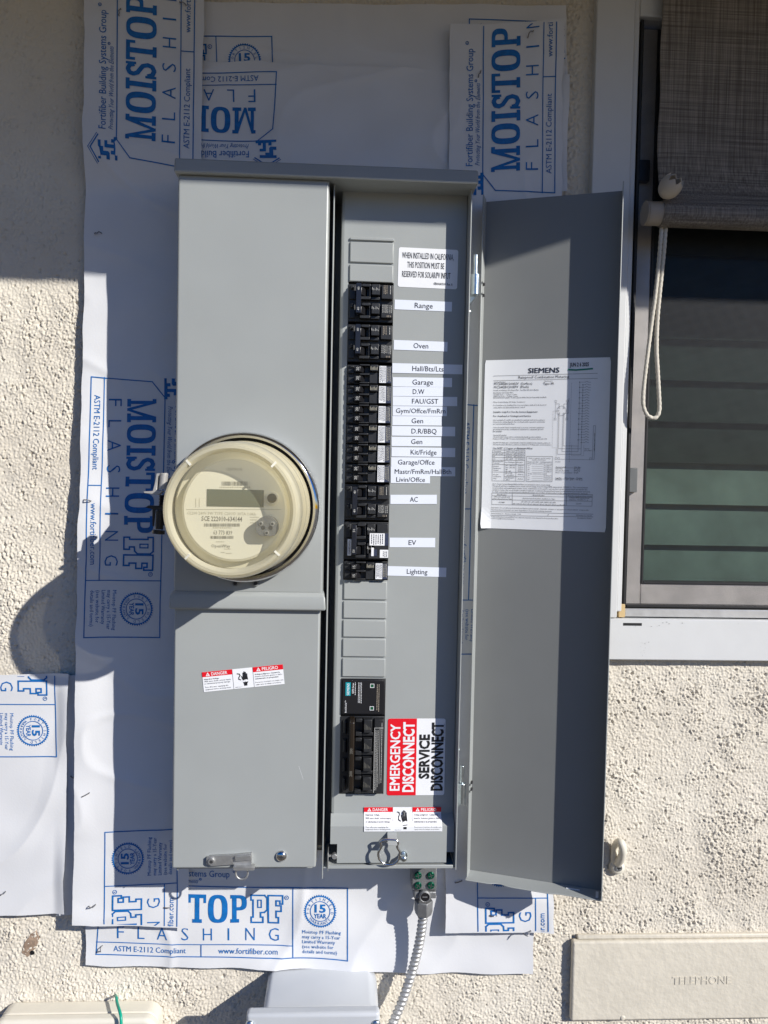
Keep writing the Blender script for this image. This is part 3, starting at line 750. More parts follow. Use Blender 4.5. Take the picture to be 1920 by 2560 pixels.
# broken egg-shaped cord knob: a hollow shell with a jagged mouth turned to the upper right
kc = P3(1676, 466, .072); ax = Vector((.33, -.70, .62)).normalized()
e1 = ax.cross(Vector((0, 1, 0))).normalized(); e2 = ax.cross(e1)
m = MB(lambda x, d, z: (x, d, z)); n = 36; rows = 14
for shell in (1.0, .90):
    base = len(m.v)
    for j in range(rows + 1):
        for i in range(n):
            a_ = 2 * math.pi * i / n
            zig = abs(((i * 7 / n) % 1) - .5) * 2
            lim = R(138 - 22 * zig)
            th = lim * j / rows
            r_ = .0150 * math.sin(th) * shell; h_ = -.0172 * math.cos(th) * shell * (1.0 if th < 1.57 else 1.12)
            p = kc + ax * h_ + (e1 * math.cos(a_) + e2 * math.sin(a_)) * r_; m.v.append(tuple(p))
    for j in range(rows):
        for i in range(n):
            a0 = base + j * n; b0 = a0 + n; m.f.append([a0 + i, a0 + (i + 1) % n, b0 + (i + 1) % n, b0 + i]); m.m.append(0)
b0 = rows * n; b1 = (rows + 1) * n + rows * n
for i in range(n): m.f.append([b0 + i, b0 + (i + 1) % n, b1 + (i + 1) % n, b1 + i]); m.m.append(0)
m.build('cord_knob', M_EGG, shd, smooth=40)
# looped cord with twisted strands
cpx = [(1655, 560), (1652, 600), (1650, 640), (1647, 690), (1643, 745), (1637, 800), (1629, 870), (1621, 935), (1616, 985), (1617, 1015), (1626, 1036), (1640, 1044),
       (1651, 1040), (1657, 1022), (1656, 985), (1653, 930), (1650, 870), (1651, 800), (1654, 740), (1657, 690), (1661, 630), (1663, 590), (1665, 560)]
def spline(pts, n):
    out = []
    P_ = [Vector(p) for p in pts]; P_ = [P_[0] * 2 - P_[1]] + P_ + [P_[-1] * 2 - P_[-2]]
    for i in range(1, len(P_) - 2):
        a_, b_, c, d = P_[i - 1:i + 3]
        for k in range(n):
            t = k / n; out.append(.5 * ((2 * b_) + (c - a_) * t + (2 * a_ - 5 * b_ + 4 * c - d) * t * t + (3 * b_ - a_ - 3 * c + d) * t ** 3))
    out.append(P_[-2]); return out
sp3 = spline([(XZ(a_, b_, .040)[0], .040 - .012 * sm((b_ - 560) / 300), XZ(a_, b_, .036)[1]) for a_, b_ in cpx], 14)
L = 0; rad = []
for i, p in enumerate(sp3):
    if i: L += (p - sp3[i - 1]).length
    rad.append(.0030 * (.80 + .20 * abs(math.sin(L * math.pi / .0075))))
m = MB(); m.tube([tuple(p) for p in sp3], rad, n=10); m.build('pull_cord', M_CORD, shd, smooth=60)

# ================================================================== ELECTRICAL PANEL
FD = .123                                                         # front of the left covers
DF = .086                                                         # dead front of the open compartment
EDG = .112                                                        # front edge of the right compartment
ux0, ux1, uz0, uz1 = quad([(441, 440), (822, 452), (811, 1480), (434, 1478)], FD)
lx0, lx1, lz0, lz1 = quad([(432, 1526), (801, 1535), (792, 2170), (430, 2171)], FD - .004)
hx0, hx1, hz0, hz1 = quad([(434, 392), (1197, 421), (1197, 459), (434, 430)], .132)
rxw = (XZ(1184, 480, EDG)[0] + XZ(1138, 2165, EDG)[0]) / 2        # right wall of the box
dvx = (XZ(843, 480, EDG)[0] + XZ(814.5, 2100, EDG)[0]) / 2        # divider
bz = XZ(980, 2163, .10)[1]                                        # bottom of the box
panel = thing('electrical_panel', 'open grey metal meter and breaker panel mounted over white flashing', 'electrical panel', ((ux0 + rxw) / 2, -.02, bz))
# cabinet shell: back, sides, floor
m = MB(); t = .0016
m.box(ux0 + .006, rxw, .017, .019, bz, hz1 - .012)
m.box(ux0 + .006, ux0 + .008, .019, FD - .012, bz, hz1 - .012)
m.box(rxw - t, rxw, .019, EDG, bz - .001, hz1 - .012)
m.box(ux0 + .006, lx1 - .006, .019, FD - .02, bz - .002, bz - .0003)
m.box(dvx - .0045, dvx - .0030, .019, EDG, bz - .012, hz1 - .012)
m.build('cabinet', M_PAINT, panel, bevel=.0005)
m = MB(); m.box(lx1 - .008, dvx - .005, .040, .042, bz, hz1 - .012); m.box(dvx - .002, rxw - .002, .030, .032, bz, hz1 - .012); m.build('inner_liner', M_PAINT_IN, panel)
# floor lip of the right compartment, seen from above, with a turned-up front
m = MB(); m.box(dvx - .0025, rxw - t - .0003, .02, EDG - .004, bz, bz + .0016); m.box(dvx + .003, rxw - .004, EDG - .0039, EDG - .0024, bz, bz + .0045)
m.build('floor_lip', M_PAINT, panel, bevel=.0007)
# hood
m = MB()
m.add([(hx0, .012, hz0 + .004), (hx1, .012, hz0 + .004), (hx1, .132, hz0), (hx0, .132, hz0), (hx0, .012, hz1 + .016), (hx1, .012, hz1 + .016), (hx1, .128, hz1), (hx0, .128, hz1)],
      [(0, 1, 2, 3), (4, 5, 6, 7), (0, 1, 5, 4), (1, 2, 6, 5), (2, 3, 7, 6), (3, 0, 4, 7)])
m.build('rain_hood', M_PAINT, panel, bevel=.0022)
# covers
uzf = XZ(620, 1484, FD + .003)[1]; uzb = XZ(620, 1525, FD + .003)[1]
m = MB(); m.box(ux0, ux1, FD - .02, FD, uzf + .0004, hz0 + .001, side=.0012)
m.add([(ux0 - .0006, FD - .02, uzb), (ux1 + .0006, FD - .02, uzb), (ux1 + .0006, FD - .02, uzf + .004), (ux0 - .0006, FD - .02, uzf + .004),
       (ux0 - .0042, FD + .0048, uzb), (ux1 + .0042, FD + .0048, uzb), (ux1 + .0042, FD + .0048, uzf - .004), (ux0 - .0042, FD + .0048, uzf - .004),
       (ux0, FD + .0004, uzf + .002), (ux1, FD + .0004, uzf + .002)],
      [(0, 1, 2, 3), (4, 5, 6, 7), (0, 1, 5, 4), (1, 2, 9, 6, 5), (3, 0, 4, 7, 8), (7, 6, 9, 8), (8, 9, 2, 3)])
m.build('upper_cover', M_PAINT, panel, bevel=.0028, seg=3)
m = MB(); m.box(lx0, lx1, FD - .03, FD - .004, lz0, uzb + .006, side=.001)
r_ = random.Random(12); Pl = PL(d=FD - .004)
for px, py in ((681, 1736), (741, 2084), (560, 1905), (690, 2012), (655, 1880), (480, 2040), (757, 1650), (520, 1800)):
    x, z = XZ(px, py, FD - .004); a_ = r_.uniform(.0003, .0008); m.poly([(x, z), (x + a_, z + .0002), (x + a_ * .7, z + a_ * .8), (x - .0002, z + a_ * .5)], Pl, 1, n=.0001)
x, z = XZ(747, 1915, FD - .004); x2, z2 = XZ(758, 1948, FD - .004); m.line((x, z), (x2, z2), .0003, Pl, 2, n=.0001)
m.build('lower_cover', [M_PAINT, M_SCUFF, M_WHITE], panel, bevel=.0022, seg=3)
for px, py in ((589, 1457), (640, 1457)):
    m = MB(); x, z = XZ(px, py, FD); m.disc(x, z, .0044, FD - .001, FD + .004, 0, 6); m.disc(x, z, .0026, FD + .0041, FD + .0048, 1, 8)
    m.build('bolt', [M_PAINT_IN, M_DARK], panel, bevel=.0007)
# ---- dead front
ax0 = (XZ(855, 480, DF)[0] + XZ(828, 2000, DF)[0]) / 2; ax1 = (XZ(1172, 480, DF)[0] + XZ(1130, 2000, DF)[0]) / 2
bend0, bend1 = XZ(950, 2033, DF)[1], XZ(950, 2064, DF + .014)[1]
LF = DF + .016; dz0 = XZ(960, 2157, LF)[1]
cx0_ = (XZ(871, 711, DF)[0] + XZ(848, 1985, DF)[0]) / 2; cx1_ = (XZ(986, 711, DF)[0] + XZ(957, 1985, DF)[0]) / 2   # breaker column
oz1, oz0 = XZ(925, 706, DF)[1], XZ(915, 1450, DF)[1]
pz1, pz0 = XZ(910, 1696, DF)[1], XZ(900, 1985, DF)[1]
m = MB(); tk = .0014; ztop = hz0 + .004
gx = [ax0 + .004, cx0_, cx1_, ax1]; gz = [bend0, pz0, pz1, oz0, oz1, ztop]
m.add([(x, DF, z) for z in gz for x in gx], [(4 * j + i, 4 * j + i + 1, 4 * j + i + 5, 4 * j + i + 4) for j in range(5) for i in range(3) if not (i == 1 and j in (1, 3))])
for za_, zb_ in ((pz0, pz1), (oz0, oz1)):
    m.add([(x, d, z) for d in (DF, DF - tk) for x, z in ((cx0_, za_), (cx1_, za_), (cx1_, zb_), (cx0_, zb_))], [(0, 1, 5, 4), (1, 2, 6, 5), (2, 3, 7, 6), (3, 0, 4, 7)])
# rolled left edge, sloped step and forward bottom face with notched corners
m.add([(ax0 + .004, DF, bend0), (ax0 + .004, DF, ztop), (ax0 + .0012, DF - .0012, bend0), (ax0 + .0012, DF - .0012, ztop), (ax0, DF - .005, bend0), (ax0, DF - .005, ztop), (ax0, DF - .02, bend0), (ax0, DF - .02, ztop)],
      [(0, 1, 3, 2), (2, 3, 5, 4), (4, 5, 7, 6)])
m.add([(ax1, DF, bend0), (ax1, DF, ztop), (ax1 + .0008, DF - .012, bend0), (ax1 + .0008, DF - .012, ztop)], [(0, 1, 3, 2)])
m.add([(ax0, DF, bend0), (ax1, DF, bend0), (ax1, LF, bend1), (ax0, LF, bend1)], [(0, 1, 2, 3)])
m.add([(ax0, DF, bend0), (ax0, LF, bend1), (ax0, LF - .02, bend1), (ax0, DF - .02, bend0)], [(0, 1, 2, 3)])
m.add([(ax1, DF, bend0), (ax1, LF, bend1), (ax1, LF - .02, bend1), (ax1, DF - .02, bend0)], [(0, 1, 2, 3)])
nzx = XZ(843, 2110, LF); nzr = XZ(1116, 2130, LF)
m.prism([(ax0, bend1), (ax0, nzx[1]), (nzx[0], nzx[1]), (nzx[0], dz0), (nzr[0], dz0), (nzr[0], nzr[1]), (ax1, nzr[1]), (ax1, bend1)], LF - tk, LF)
m.build('dead_front', M_PAINT, panel, fix=False)
# cavity behind the opening
m = MB(); m.box(cx0_ - .01, cx1_ + .01, DF - .03, DF - .028, pz0 - .01, oz1 + .01); m.build('breaker_bay', M_DARK, panel)
# stamped blank outline near the top
q = quad([(957, 462), (1155, 468), (1155, 480), (957, 472)], DF)
m = MB(); Pd = PL(d=DF); m.path([(q[0], q[3]), (q[0], q[2]), (q[1], q[2]), (q[1], q[3])], .0007, Pd, n=.0004); m.build('knockout_line', M_PAINT_IN, panel)
# filler plates (twist-outs)
def row(y, d=DF): return XZ(915, y, d)[1]
for y0, y1 in ((604, 657), (661, 705), (1453, 1500), (1503, 1547), (1550, 1594), (1597, 1643), (1646, 1693)):
    m = MB(); m.box(cx0_ + .0008, cx1_ - .0008, DF - .0008, DF + .0026, row(y1, DF + .0026), row(y0, DF + .0026), top=.0006, side=.0006)
    m.build('filler_plate', M_PAINT, panel, bevel=.0009)
m = MB(); m.box(cx0_ + .0012, cx1_ - .0008, DF - .0008, DF + .0030, row(602.2), row(595.5)); m.build('filler_tab', M_PAINT, panel, bevel=.0007)
# ---- breakers
CW = cx1_ - cx0_
def fx_(f): return cx0_ + CW * f
def greek(m, P, x0, x1, z0, z1, n, mi, seed, up=True):
    """rows of print too small to read in the photo"""
    r_ = random.Random(seed); w = (x1 - x0) / n
    for i in range(n):
        z = z0 + r_.uniform(0, .15) * (z1 - z0); xx = x0 + (i + .5) * w
        while z < z1:
            l = min(r_.uniform(.0008, .0028), z1 - z)
            m.line((xx, z), (xx, z + l), w * .32, P, mi); z += l + .0006
def two_pole(y0, y1, amp, label, ev=False):
    B = DF + .001; z1, z0 = row(y0, B), row(y1, B); hh = (z1 - z0) / 2
    body = MB(); r_ = random.Random(y0)
    body.box(cx0_ + .0004, cx1_ - .0004, DF - .02, B + .0005, z0, z1)
    br = []
    for k in (0, 1):
        t, b_ = z1 - hh * k - .0006, z1 - hh * (k + 1) + .0014; h_ = t - b_
        Z = lambda f, t=t, h_=h_: t - h_ * f
        body.box(fx_(.72), fx_(.985), B, B + .0085, Z(.86), Z(.06), side=.0006)
        body.box(fx_(.50), fx_(.70), B, B + .012, Z(.70), Z(.05), side=.0008, top=.0005)
        body.box(fx_(.50), fx_(.69), B, B + .006, Z(.92), Z(.74))
        body.box(fx_(.30), fx_(.485), B, B + .0095, Z(.20), Z(.04)); body.box(fx_(.26), fx_(.485), B, B + .0095, Z(.93), Z(.76))
        body.box(fx_(.46), fx_(.495), B, B + .0098, Z(.76), Z(.20))
        body.box(fx_(.03), fx_(.155), B, B + .004, Z(.88), Z(.10)); body.box(fx_(.05), fx_(.13), B + .004, B + .009, Z(.35), Z(.12), side=.001, top=.001)
        br.append((t, b_, Z))
    o = body.build('breaker', M_BLACK2, panel, bevel=.0005); tag(o, label)
    for k, (t, b_, Z) in enumerate(br):
        tg = MB(); tg.add([(fx_(.24), B + .001, Z(.75)), (fx_(.42), B + .001, Z(.75)), (fx_(.42), B + .001, Z(.23)), (fx_(.24), B + .001, Z(.23)),
                           (fx_(.19), B + .014, Z(.70)), (fx_(.29), B + .014, Z(.70)), (fx_(.29), B + .014, Z(.28)), (fx_(.19), B + .014, Z(.28))],
                          [(0, 1, 2, 3), (4, 5, 6, 7), (0, 1, 5, 4), (1, 2, 6, 5), (2, 3, 7, 6), (3, 0, 4, 7)])
        tg.build('toggle', M_BLACK, o, bevel=.0008)
    tb = MB(); tz1, tz0 = br[0][2](.10), br[1][2](.74)
    tb.box(fx_(.165), fx_(.285), B + .012, B + .020, tz0, tz1, side=.0006, top=.0006)
    Pt = PL(d=B + .020)
    for z in (tz1 - .0075, tz0 + .0055): tb.text(amp, Pt, fx_(.245), z, .0030, m=1, rot=math.pi / 2, al='c', res=1)
    tb.build('tie_bar', [M_TIE, M_PALE], o, bevel=.0007)
    pr = MB(); Pm = PL(d=B + .0121); Pr = PL(d=B + .0086)
    for k, (t, b_, Z) in enumerate(br):
        for i in range(6): x = fx_(.525 + .028 * i); pr.line((x, Z(.40 + .03 * (i % 2))), (x, Z(.26 + .05 * ((i * 7) % 3))), .0005, Pm, 0)
        if not ev:
            if k == 0: greek(pr, Pr, fx_(.765), fx_(.86), Z(.62), Z(.10), 3, 1, y0); greek(pr, Pr, fx_(.90), fx_(.945), Z(.62), Z(.12), 1, 0, y0 + 2)
            else: greek(pr, Pr, fx_(.745), fx_(.885), Z(.64), Z(.12), 5, 0, y0 + 3); greek(pr, Pr, fx_(.90), fx_(.965), Z(.64), Z(.14), 2, 0, y0 + 4); greek(pr, Pr, fx_(.84), fx_(.95), Z(.83), Z(.72), 3, 1, y0 + 5)
    pr.build('printing', [M_PALE, M_TAN], o)
    if ev:
        st = MB(); t1, t2 = z1 - (z1 - z0) * .28, z1 - (z1 - z0) * .60
        st.box(fx_(.57), fx_(.90), B + .0122, B + .0126, t2, t1); st.box(fx_(.905), fx_(.985), B + .0122, B + .0126, t2, t1, 2)
        Ps = PL(d=B + .0126); greek(st, Ps, fx_(.59), fx_(.88), t2 + .001, t1 - .001, 6, 1, 5)
        t3, t4 = z1 - (z1 - z0) * .71, z1 - (z1 - z0) * .92
        st.box(fx_(.80), fx_(.985), B + .0122, B + .0126, t4, t3); greek(st, Ps, fx_(.86), fx_(.97), t4 + .001, t3 - .002, 3, 1, 6)
        t5 = z1 - (z1 - z0) * .66; st.box(fx_(.61), fx_(.665), B + .0122, B + .0126, z1 - (z1 - z0) * .88, t5); st.box(fx_(.668), fx_(.735), B + .0122, B + .0126, z1 - (z1 - z0) * .88, t5 - .002, 2)
        st.build('sticker', [M_WHITE, M_TEXTB, M_NAVYST], o)
        s2 = MB(); q1, q0 = z1 - (z1 - z0) * .45, z1 - (z1 - z0) * .88
        s2.box(fx_(.085), fx_(.165), B + .0092, B + .0096, q0, q1); s2.text('02404500020', PL(d=B + .0096), fx_(.145), q0 + .0015, .0026, (q1 - q0) - .003, m=1, rot=math.pi / 2, res=1)
        s2.build('serial_label', [M_TAPE, M_TEXTB], o)
        p2 = MB(); p2.box(fx_(.06), fx_(.18), B, B + .009, q0 - .001, q1 + .001); p2.build('label_block', M_BLACK2, o, bevel=.0005); p2 = MB(); p2.box(fx_(.55), fx_(.99), B, B + .012, z1 - (z1 - z0) * .95, z1 - (z1 - z0) * .26); p2.build('test_block', M_BLACK2, o, bevel=.0005)
    return o
def tandem(y0, y1, amp, label):
    B = DF + .001; z1, z0 = row(y0, B), row(y1, B); H = z1 - z0
    Z = lambda f: z1 - H * f
    body = MB()
    body.box(cx0_ + .0004, cx1_ - .0004, DF - .02, B + .0005, z0, z1)
    body.box(fx_(.70), fx_(.985), B, B + .0085, Z(.96), Z(.05)); body.box(fx_(.50), fx_(.695), B, B + .012, Z(.36), Z(.03), side=.0008)
    body.box(fx_(.50), fx_(.695), B, B + .0065, Z(.97), Z(.40)); body.box(fx_(.28), fx_(.495), B, B + .0088, Z(.08), Z(.0)); body.box(fx_(.28), fx_(.495), B, B + .0088, Z(.56), Z(.47)); body.box(fx_(.28), fx_(.495), B, B + .0088, Z(.99), Z(.92))
    body.box(fx_(.03), fx_(.16), B, B + .004, Z(.46), Z(.06)); body.box(fx_(.03), fx_(.16), B, B + .004, Z(.96), Z(.52)); body.box(fx_(.06), fx_(.16), B + .004, B + .007, Z(.2), Z(.06), side=.001, top=.0008)
    o = body.build('breaker', M_BLACK2, panel, bevel=.0005); tag(o, label)
    for f in (.08, .56):
        tg = MB(); a_, b_ = Z(f + .36), Z(f + .02)
        tg.add([(fx_(.20), B + .001, a_), (fx_(.40), B + .001, a_), (fx_(.40), B + .001, b_), (fx_(.20), B + .001, b_),
                (fx_(.17), B + .0125, a_ + .0008), (fx_(.29), B + .0125, a_ + .0008), (fx_(.29), B + .0125, b_ - .0008), (fx_(.17), B + .0125, b_ - .0008)],
               [(0, 1, 2, 3), (4, 5, 6, 7), (0, 1, 5, 4), (1, 2, 6, 5), (2, 3, 7, 6), (3, 0, 4, 7)])
        tg.text(amp, PL(d=B + .0126), fx_(.262), (a_ + b_) / 2, .0033, m=1, rot=math.pi / 2, al='c', res=3)
        tg.build('toggle', [M_BLACK, M_PALE], o, bevel=.0006)
    st = MB(); st.box(fx_(.715), fx_(.865), B + .0086, B + .0089, Z(.94), Z(.07)); st.box(fx_(.867), fx_(.98), B + .0086, B + .0089, Z(.94), Z(.10), 2)
    Ps = PL(d=B + .0089); greek(st, Ps, fx_(.725), fx_(.858), Z(.91), Z(.10), 5, 1, y0); greek(st, Ps, fx_(.88), fx_(.97), Z(.9), Z(.12), 3, 3, y0 + 1)
    Pm = PL(d=B + .0121)
    for i in range(6): x = fx_(.525 + .027 * i); st.line((x, Z(.30)), (x, Z(.12 + .03 * ((i * 5) % 3))), .0005, Pm, 3)
    st.build('sticker', [M_WHITE, M_TEXTB, M_NAVYST, M_FAINT], o)
    return o
two_pole(711, 805, '40', 'black two-pole 40 breaker beside the Range label')
two_pole(812, 905, '40', 'black two-pole 40 breaker beside the Oven label')
for (y0, y1), nm in zip(((913, 961), (963, 1011), (1013, 1060), (1062, 1109), (1111, 1158), (1160, 1207)),
                        ('Hall/Bts/Lts and Garage', 'D.W and FAU/GST', 'Gym/Offce/FmRm', 'D.R/BBQ', 'Kit/Fridge', 'Mastr/FmRm/HallBth')):
    tandem(y0, y1, '20', 'black tandem 20 breaker with white sticker beside ' + nm)
two_pole(1211, 1300, '40', 'black two-pole 40 breaker beside the AC label')
two_pole(1305, 1399, '50', 'black two-pole 50 breaker with several white stickers beside the EV label', True)
tandem(1403, 1448, '15', 'black tandem 15 breaker with white sticker beside the Lighting label')
# surge protector
B = DF + .004; z1, z0 = row(1699, B), row(1787, B)
m = MB(); m.box(cx0_ + .0004, cx1_ - .0004, DF - .02, B - .002, z0 - .0008, z1 + .0006); m.box(fx_(.04), fx_(.975), B - .002, B, z0 + .001, z1 - .001)
spd = m.build('surge_protector', M_BLACK, panel, bevel=.0006)
hh = z1 - z0; Zf = lambda f: z1 - hh * f; Pb = PL(d=B)
m = MB(); m.poly([(fx_(.10), Zf(.46)), (fx_(.215), Zf(.46)), (fx_(.215), Zf(.08)), (fx_(.10), Zf(.08))], Pb, 0)
m.text('SIEMENS', Pb, fx_(.185), Zf(.44), .0032, hh * .33, 1, bold=.02, rot=math.pi / 2, n=.0006)
m.text('BoltShield\u2122', Pb, fx_(.13), Zf(.94), .0022, hh * .34, 1, rot=math.pi / 2)
m.text('QSPD Series', Pb, fx_(.285), Zf(.40), .0022, hh * .30, 1, rot=math.pi / 2, bold=.01)
greek(m, Pb, fx_(.30), fx_(.335), Zf(.45), Zf(.08), 1, 1, 3); greek(m, Pb, fx_(.375), fx_(.47), Zf(.68), Zf(.08), 3, 1, 4); 
greek(m, Pb, fx_(.79), fx_(.87), Zf(.92), Zf(.13), 2, 2, 9)
m.build('printing', [M_TEAL, M_WHITE, M_TAN], spd)
for f in (.17, .81):
    m = MB(); x, z = fx_(.695), Zf(f); s_ = .0024
    m.box(x - s_, x + s_, B - .001, B + .0006, z - s_, z + s_, 0); m.path([(x - s_, z - s_), (x + s_, z - s_), (x + s_, z + s_), (x - s_, z + s_)], .0006, PL(d=B + .0006), 1, closed=True)
    m.build('indicator_lens', [M_LEDG, M_WHITE], spd)
# main breaker
B = DF + .002; z1, z0 = row(1791, B), row(1981, B); q_ = (z1 - z0) / 4
m = MB(); m.box(cx0_ + .0006, cx1_ - .0006, DF - .02, B, z0 - .0008, z1)
for k in range(4):
    t, h_ = z1 - q_ * k, q_; Z = lambda f: t - h_ * f
    m.box(fx_(.49), fx_(.73), B, B + .012, Z(.72), Z(.04), side=.002); m.box(fx_(.49), fx_(.74), B, B + .007, Z(.93), Z(.76))
    m.box(fx_(.34), fx_(.485), B, B + .009, Z(.20), Z(.03)); m.box(fx_(.34), fx_(.485), B, B + .009, Z(.92), Z(.72)); m.box(fx_(.05), fx_(.16), B, B + .005, Z(.9), Z(.15), side=.002, top=.002)
m.box(fx_(.76), fx_(.965), B, B + .008, z0 + .002, z1 - .002)
mb_ = m.build('main_breaker', M_BLACK2, panel, bevel=.0006)
m = MB(); m.box(fx_(.19), fx_(.325), B + .001, B + .026, row(1977, B + .02), row(1801, B + .02), side=.001, top=.001)
for f in (.37, .66): m.text('200', PL(d=B + .026), fx_(.275), z1 - (z1 - z0) * f, .0034, m=1, rot=math.pi / 2, al='c')
m.build('handle_bar', [M_BROWN, M_GREYPRINT], mb_, bevel=.0016, seg=3)
m = MB(); Pr = PL(d=B + .0081); greek(m, Pr, fx_(.775), fx_(.86), z0 + .004, z1 - .016, 3, 0, 21); greek(m, Pr, fx_(.91), fx_(.945), z0 + .003, z1 - .006, 1, 0, 22)
m.path([(fx_(.765), z0 + .003), (fx_(.765), z1 - .013), (fx_(.955), z1 - .013)], .0005, Pr, 0); m.line((fx_(.885), z0 + .015), (fx_(.885), z1 - .012), .0004, Pr, 0)
for k in range(4):
    for i in range(5): x = fx_(.545 + .03 * i); zz = z1 - q_ * k; m.line((x, zz - q_ * .55), (x, zz - q_ * (.25 + .05 * i)), .0004, PL(d=B + .0121), 1)
m.build('printing', [M_PALE, M_GREYPRINT], mb_)

# ---- circuit labels
def tape(x0, x1, ya, yb, text, rise, tx, th=12):
    """white label strip; rise: px drop from left to right in the photo"""
    ca = XZ(x0, ya, DF); cb = XZ(x1, ya + rise, DF); w = math.hypot(cb[0] - ca[0], cb[1] - ca[1]); rot = math.atan2(cb[1] - ca[1], cb[0] - ca[0])
    h_ = (yb - ya) * pxm(DF); P = PL(d=DF + .0005 + (ya % 7) * .00003, x0=ca[0], z0=ca[1], rot=rot)
    m = MB(); m.poly([(0, -h_), (w, -h_), (w, 0), (0, 0)], P, 0, n=0)
    k = pxm(DF); m.text(text, P, (tx[0] - x0) * k, -h_ * .5 - th * k * .5 + (0 if 'y' not in text else .0003), th * k, (tx[1] - tx[0]) * k, 1, n=.0003)
    o = m.build('circuit_label', [M_TAPE, M_TEXTB], panel); tag(o, 'white label reading ' + text + ' beside the breakers')
    return o
T = [(987, 1130, 749, 773, 'Range', 6.0, (1037, 1082), 12.5), (985, 1119, 850, 874, 'Oven', 5.0, (1034, 1071), 12.5), (981, 1156, 908, 932, 'Hall/Bts/Lts', 4.0, (1031, 1109), 12.5),
     (982, 1130, 943, 966, 'Garage', 2.0, (1031, 1083), 12.5), (982, 1108, 967, 990, 'D.W', 1.0, (1032, 1061), 12), (982, 1143, 991, 1014, 'FAU/GST', 1.5, (1030, 1096), 12), (982, 1117, 1015, 1039, 'Gym/Offce/FmRm', 1.5, (990, 1114), 11.5),
     (981, 1104, 1040, 1063, 'Gen', 1.0, (1029, 1058), 12), (980, 1138, 1065, 1089, 'D.R/BBQ', 2.0, (1029, 1092), 12), (979, 1103, 1092, 1115, 'Gen', 1, (1028, 1056), 12), (979, 1138, 1118, 1141, 'Kit/Fridge', 2, (1027, 1092), 12),
     (978, 1104, 1143, 1167, 'Garage/Offce', 1, (995, 1087), 12), (977, 1138, 1167, 1190, 'Mastr/FmRm/HallBth', 1, (987, 1129), 11.5), (977, 1075, 1189, 1207.5, 'Livin/Offce', 1, (991, 1063), 11.5),
     (976, 1092, 1237, 1260, 'AC', 0, (1025, 1045), 12), (974, 1088, 1344, 1368, 'EV', 0.6, (1022, 1041), 12), (970, 1116, 1415, 1439, 'Lighting', 4, (1018, 1070), 12)]
seen = 0
for t_ in T:
    o = tape(*t_)
    if t_[4] == 'Gen':
        seen += 1; tag(o, 'white label reading Gen ' + ('just above D.R/BBQ' if seen == 1 else 'between D.R/BBQ and Kit/Fridge'))
def sticker(name, p, d, mats, body, label, rad=.003, parent=None):
    """flat sticker from four pixel corners with rounded corners; body(m, P, w, h) prints on it"""
    q = [XZ(a_, b_, d) for a_, b_ in p]; w = math.hypot(q[1][0] - q[0][0], q[1][1] - q[0][1]); h_ = math.hypot(q[3][0] - q[0][0], q[3][1] - q[0][1])
    rot = math.atan2(q[1][1] - q[0][1], q[1][0] - q[0][0]); P = PL(d=d + .0004, x0=q[0][0], z0=q[0][1], rot=rot)
    m = MB(); m.poly(rounded(w, h_, rad), P, 0, n=0); body(m, P, w, h_)
    return tag(m.build(name, mats, parent or panel), label)
def rounded(w, h_, r_, n=6):
    o = []
    for cx, cz, a0 in ((w - r_, -r_, 0), (r_, -r_, 90), (r_, -h_ + r_, 180), (w - r_, -h_ + r_, 270)):
        for i in range(n + 1): a_ = R(a0 + 90 * i / n); o.append((cx + r_ * math.cos(a_), cz + r_ * math.sin(a_)))
    return o
def cal(m, P, w, h_):
    k = pxm(DF)
    m.text('WHEN INSTALLED IN CALIFORNIA,', P, w * .06, -h_ * .27, 14.5 * k, w * .865, 1, bold=.0); m.text('THIS POSITION MUST BE', P, w * .15, -h_ * .505, 14.5 * k, w * .62, 1)
    m.text('RESERVED FOR SOLAR/PV INPUT', P, w * .07, -h_ * .745, 14.5 * k, w * .81, 1); m.text('47B000A93101 Rev. A', P, w * .60, -h_ * .915, 6 * k, w * .32, 1, res=1, bold=.01)
sticker('notice_label', [(997, 618), (1146, 625), (1143, 722), (994, 717)], DF, [M_WHITE, M_TEXT], cal, 'white rounded notice about a position reserved for solar input')
def emer(m, P, w, h_):
    r_ = .003; o = rounded(w, h_, r_); xr = w * .502
    red = [(min(a_, xr), b_) for a_, b_ in o]
    dd = []
    for p in red:
        if not dd or (abs(p[0] - dd[-1][0]) + abs(p[1] - dd[-1][1])) > 1e-6: dd.append(p)
    m.poly(dd, P, 2, n=.0002)
    for t, xb, hc, y0, y1, mi in (('EMERGENCY', .215, .165, .935, .075, 0), ('DISCONNECT', .455, .18, .955, .045, 0), ('SERVICE', .725, .165, .785, .205, 1), ('DISCONNECT', .96, .185, .94, .05, 1)):
        m.text(t, P, w * xb, -h_ * y0, w * hc, h_ * (y0 - y1), mi, bold=.035, rot=math.pi / 2, n=.0005)
    m.text('47B00 2101 Rev01', P, w * .985, -h_ * .28, .0013, h_ * .22, 1, rot=math.pi / 2, res=1)
sticker('emergency_label', [(970, 1796), (1114, 1796), (1110, 1988), (965, 1988)], DF, [M_WHITE, M_TEXT, M_RED], emer, 'red and white label reading emergency disconnect, service disconnect')
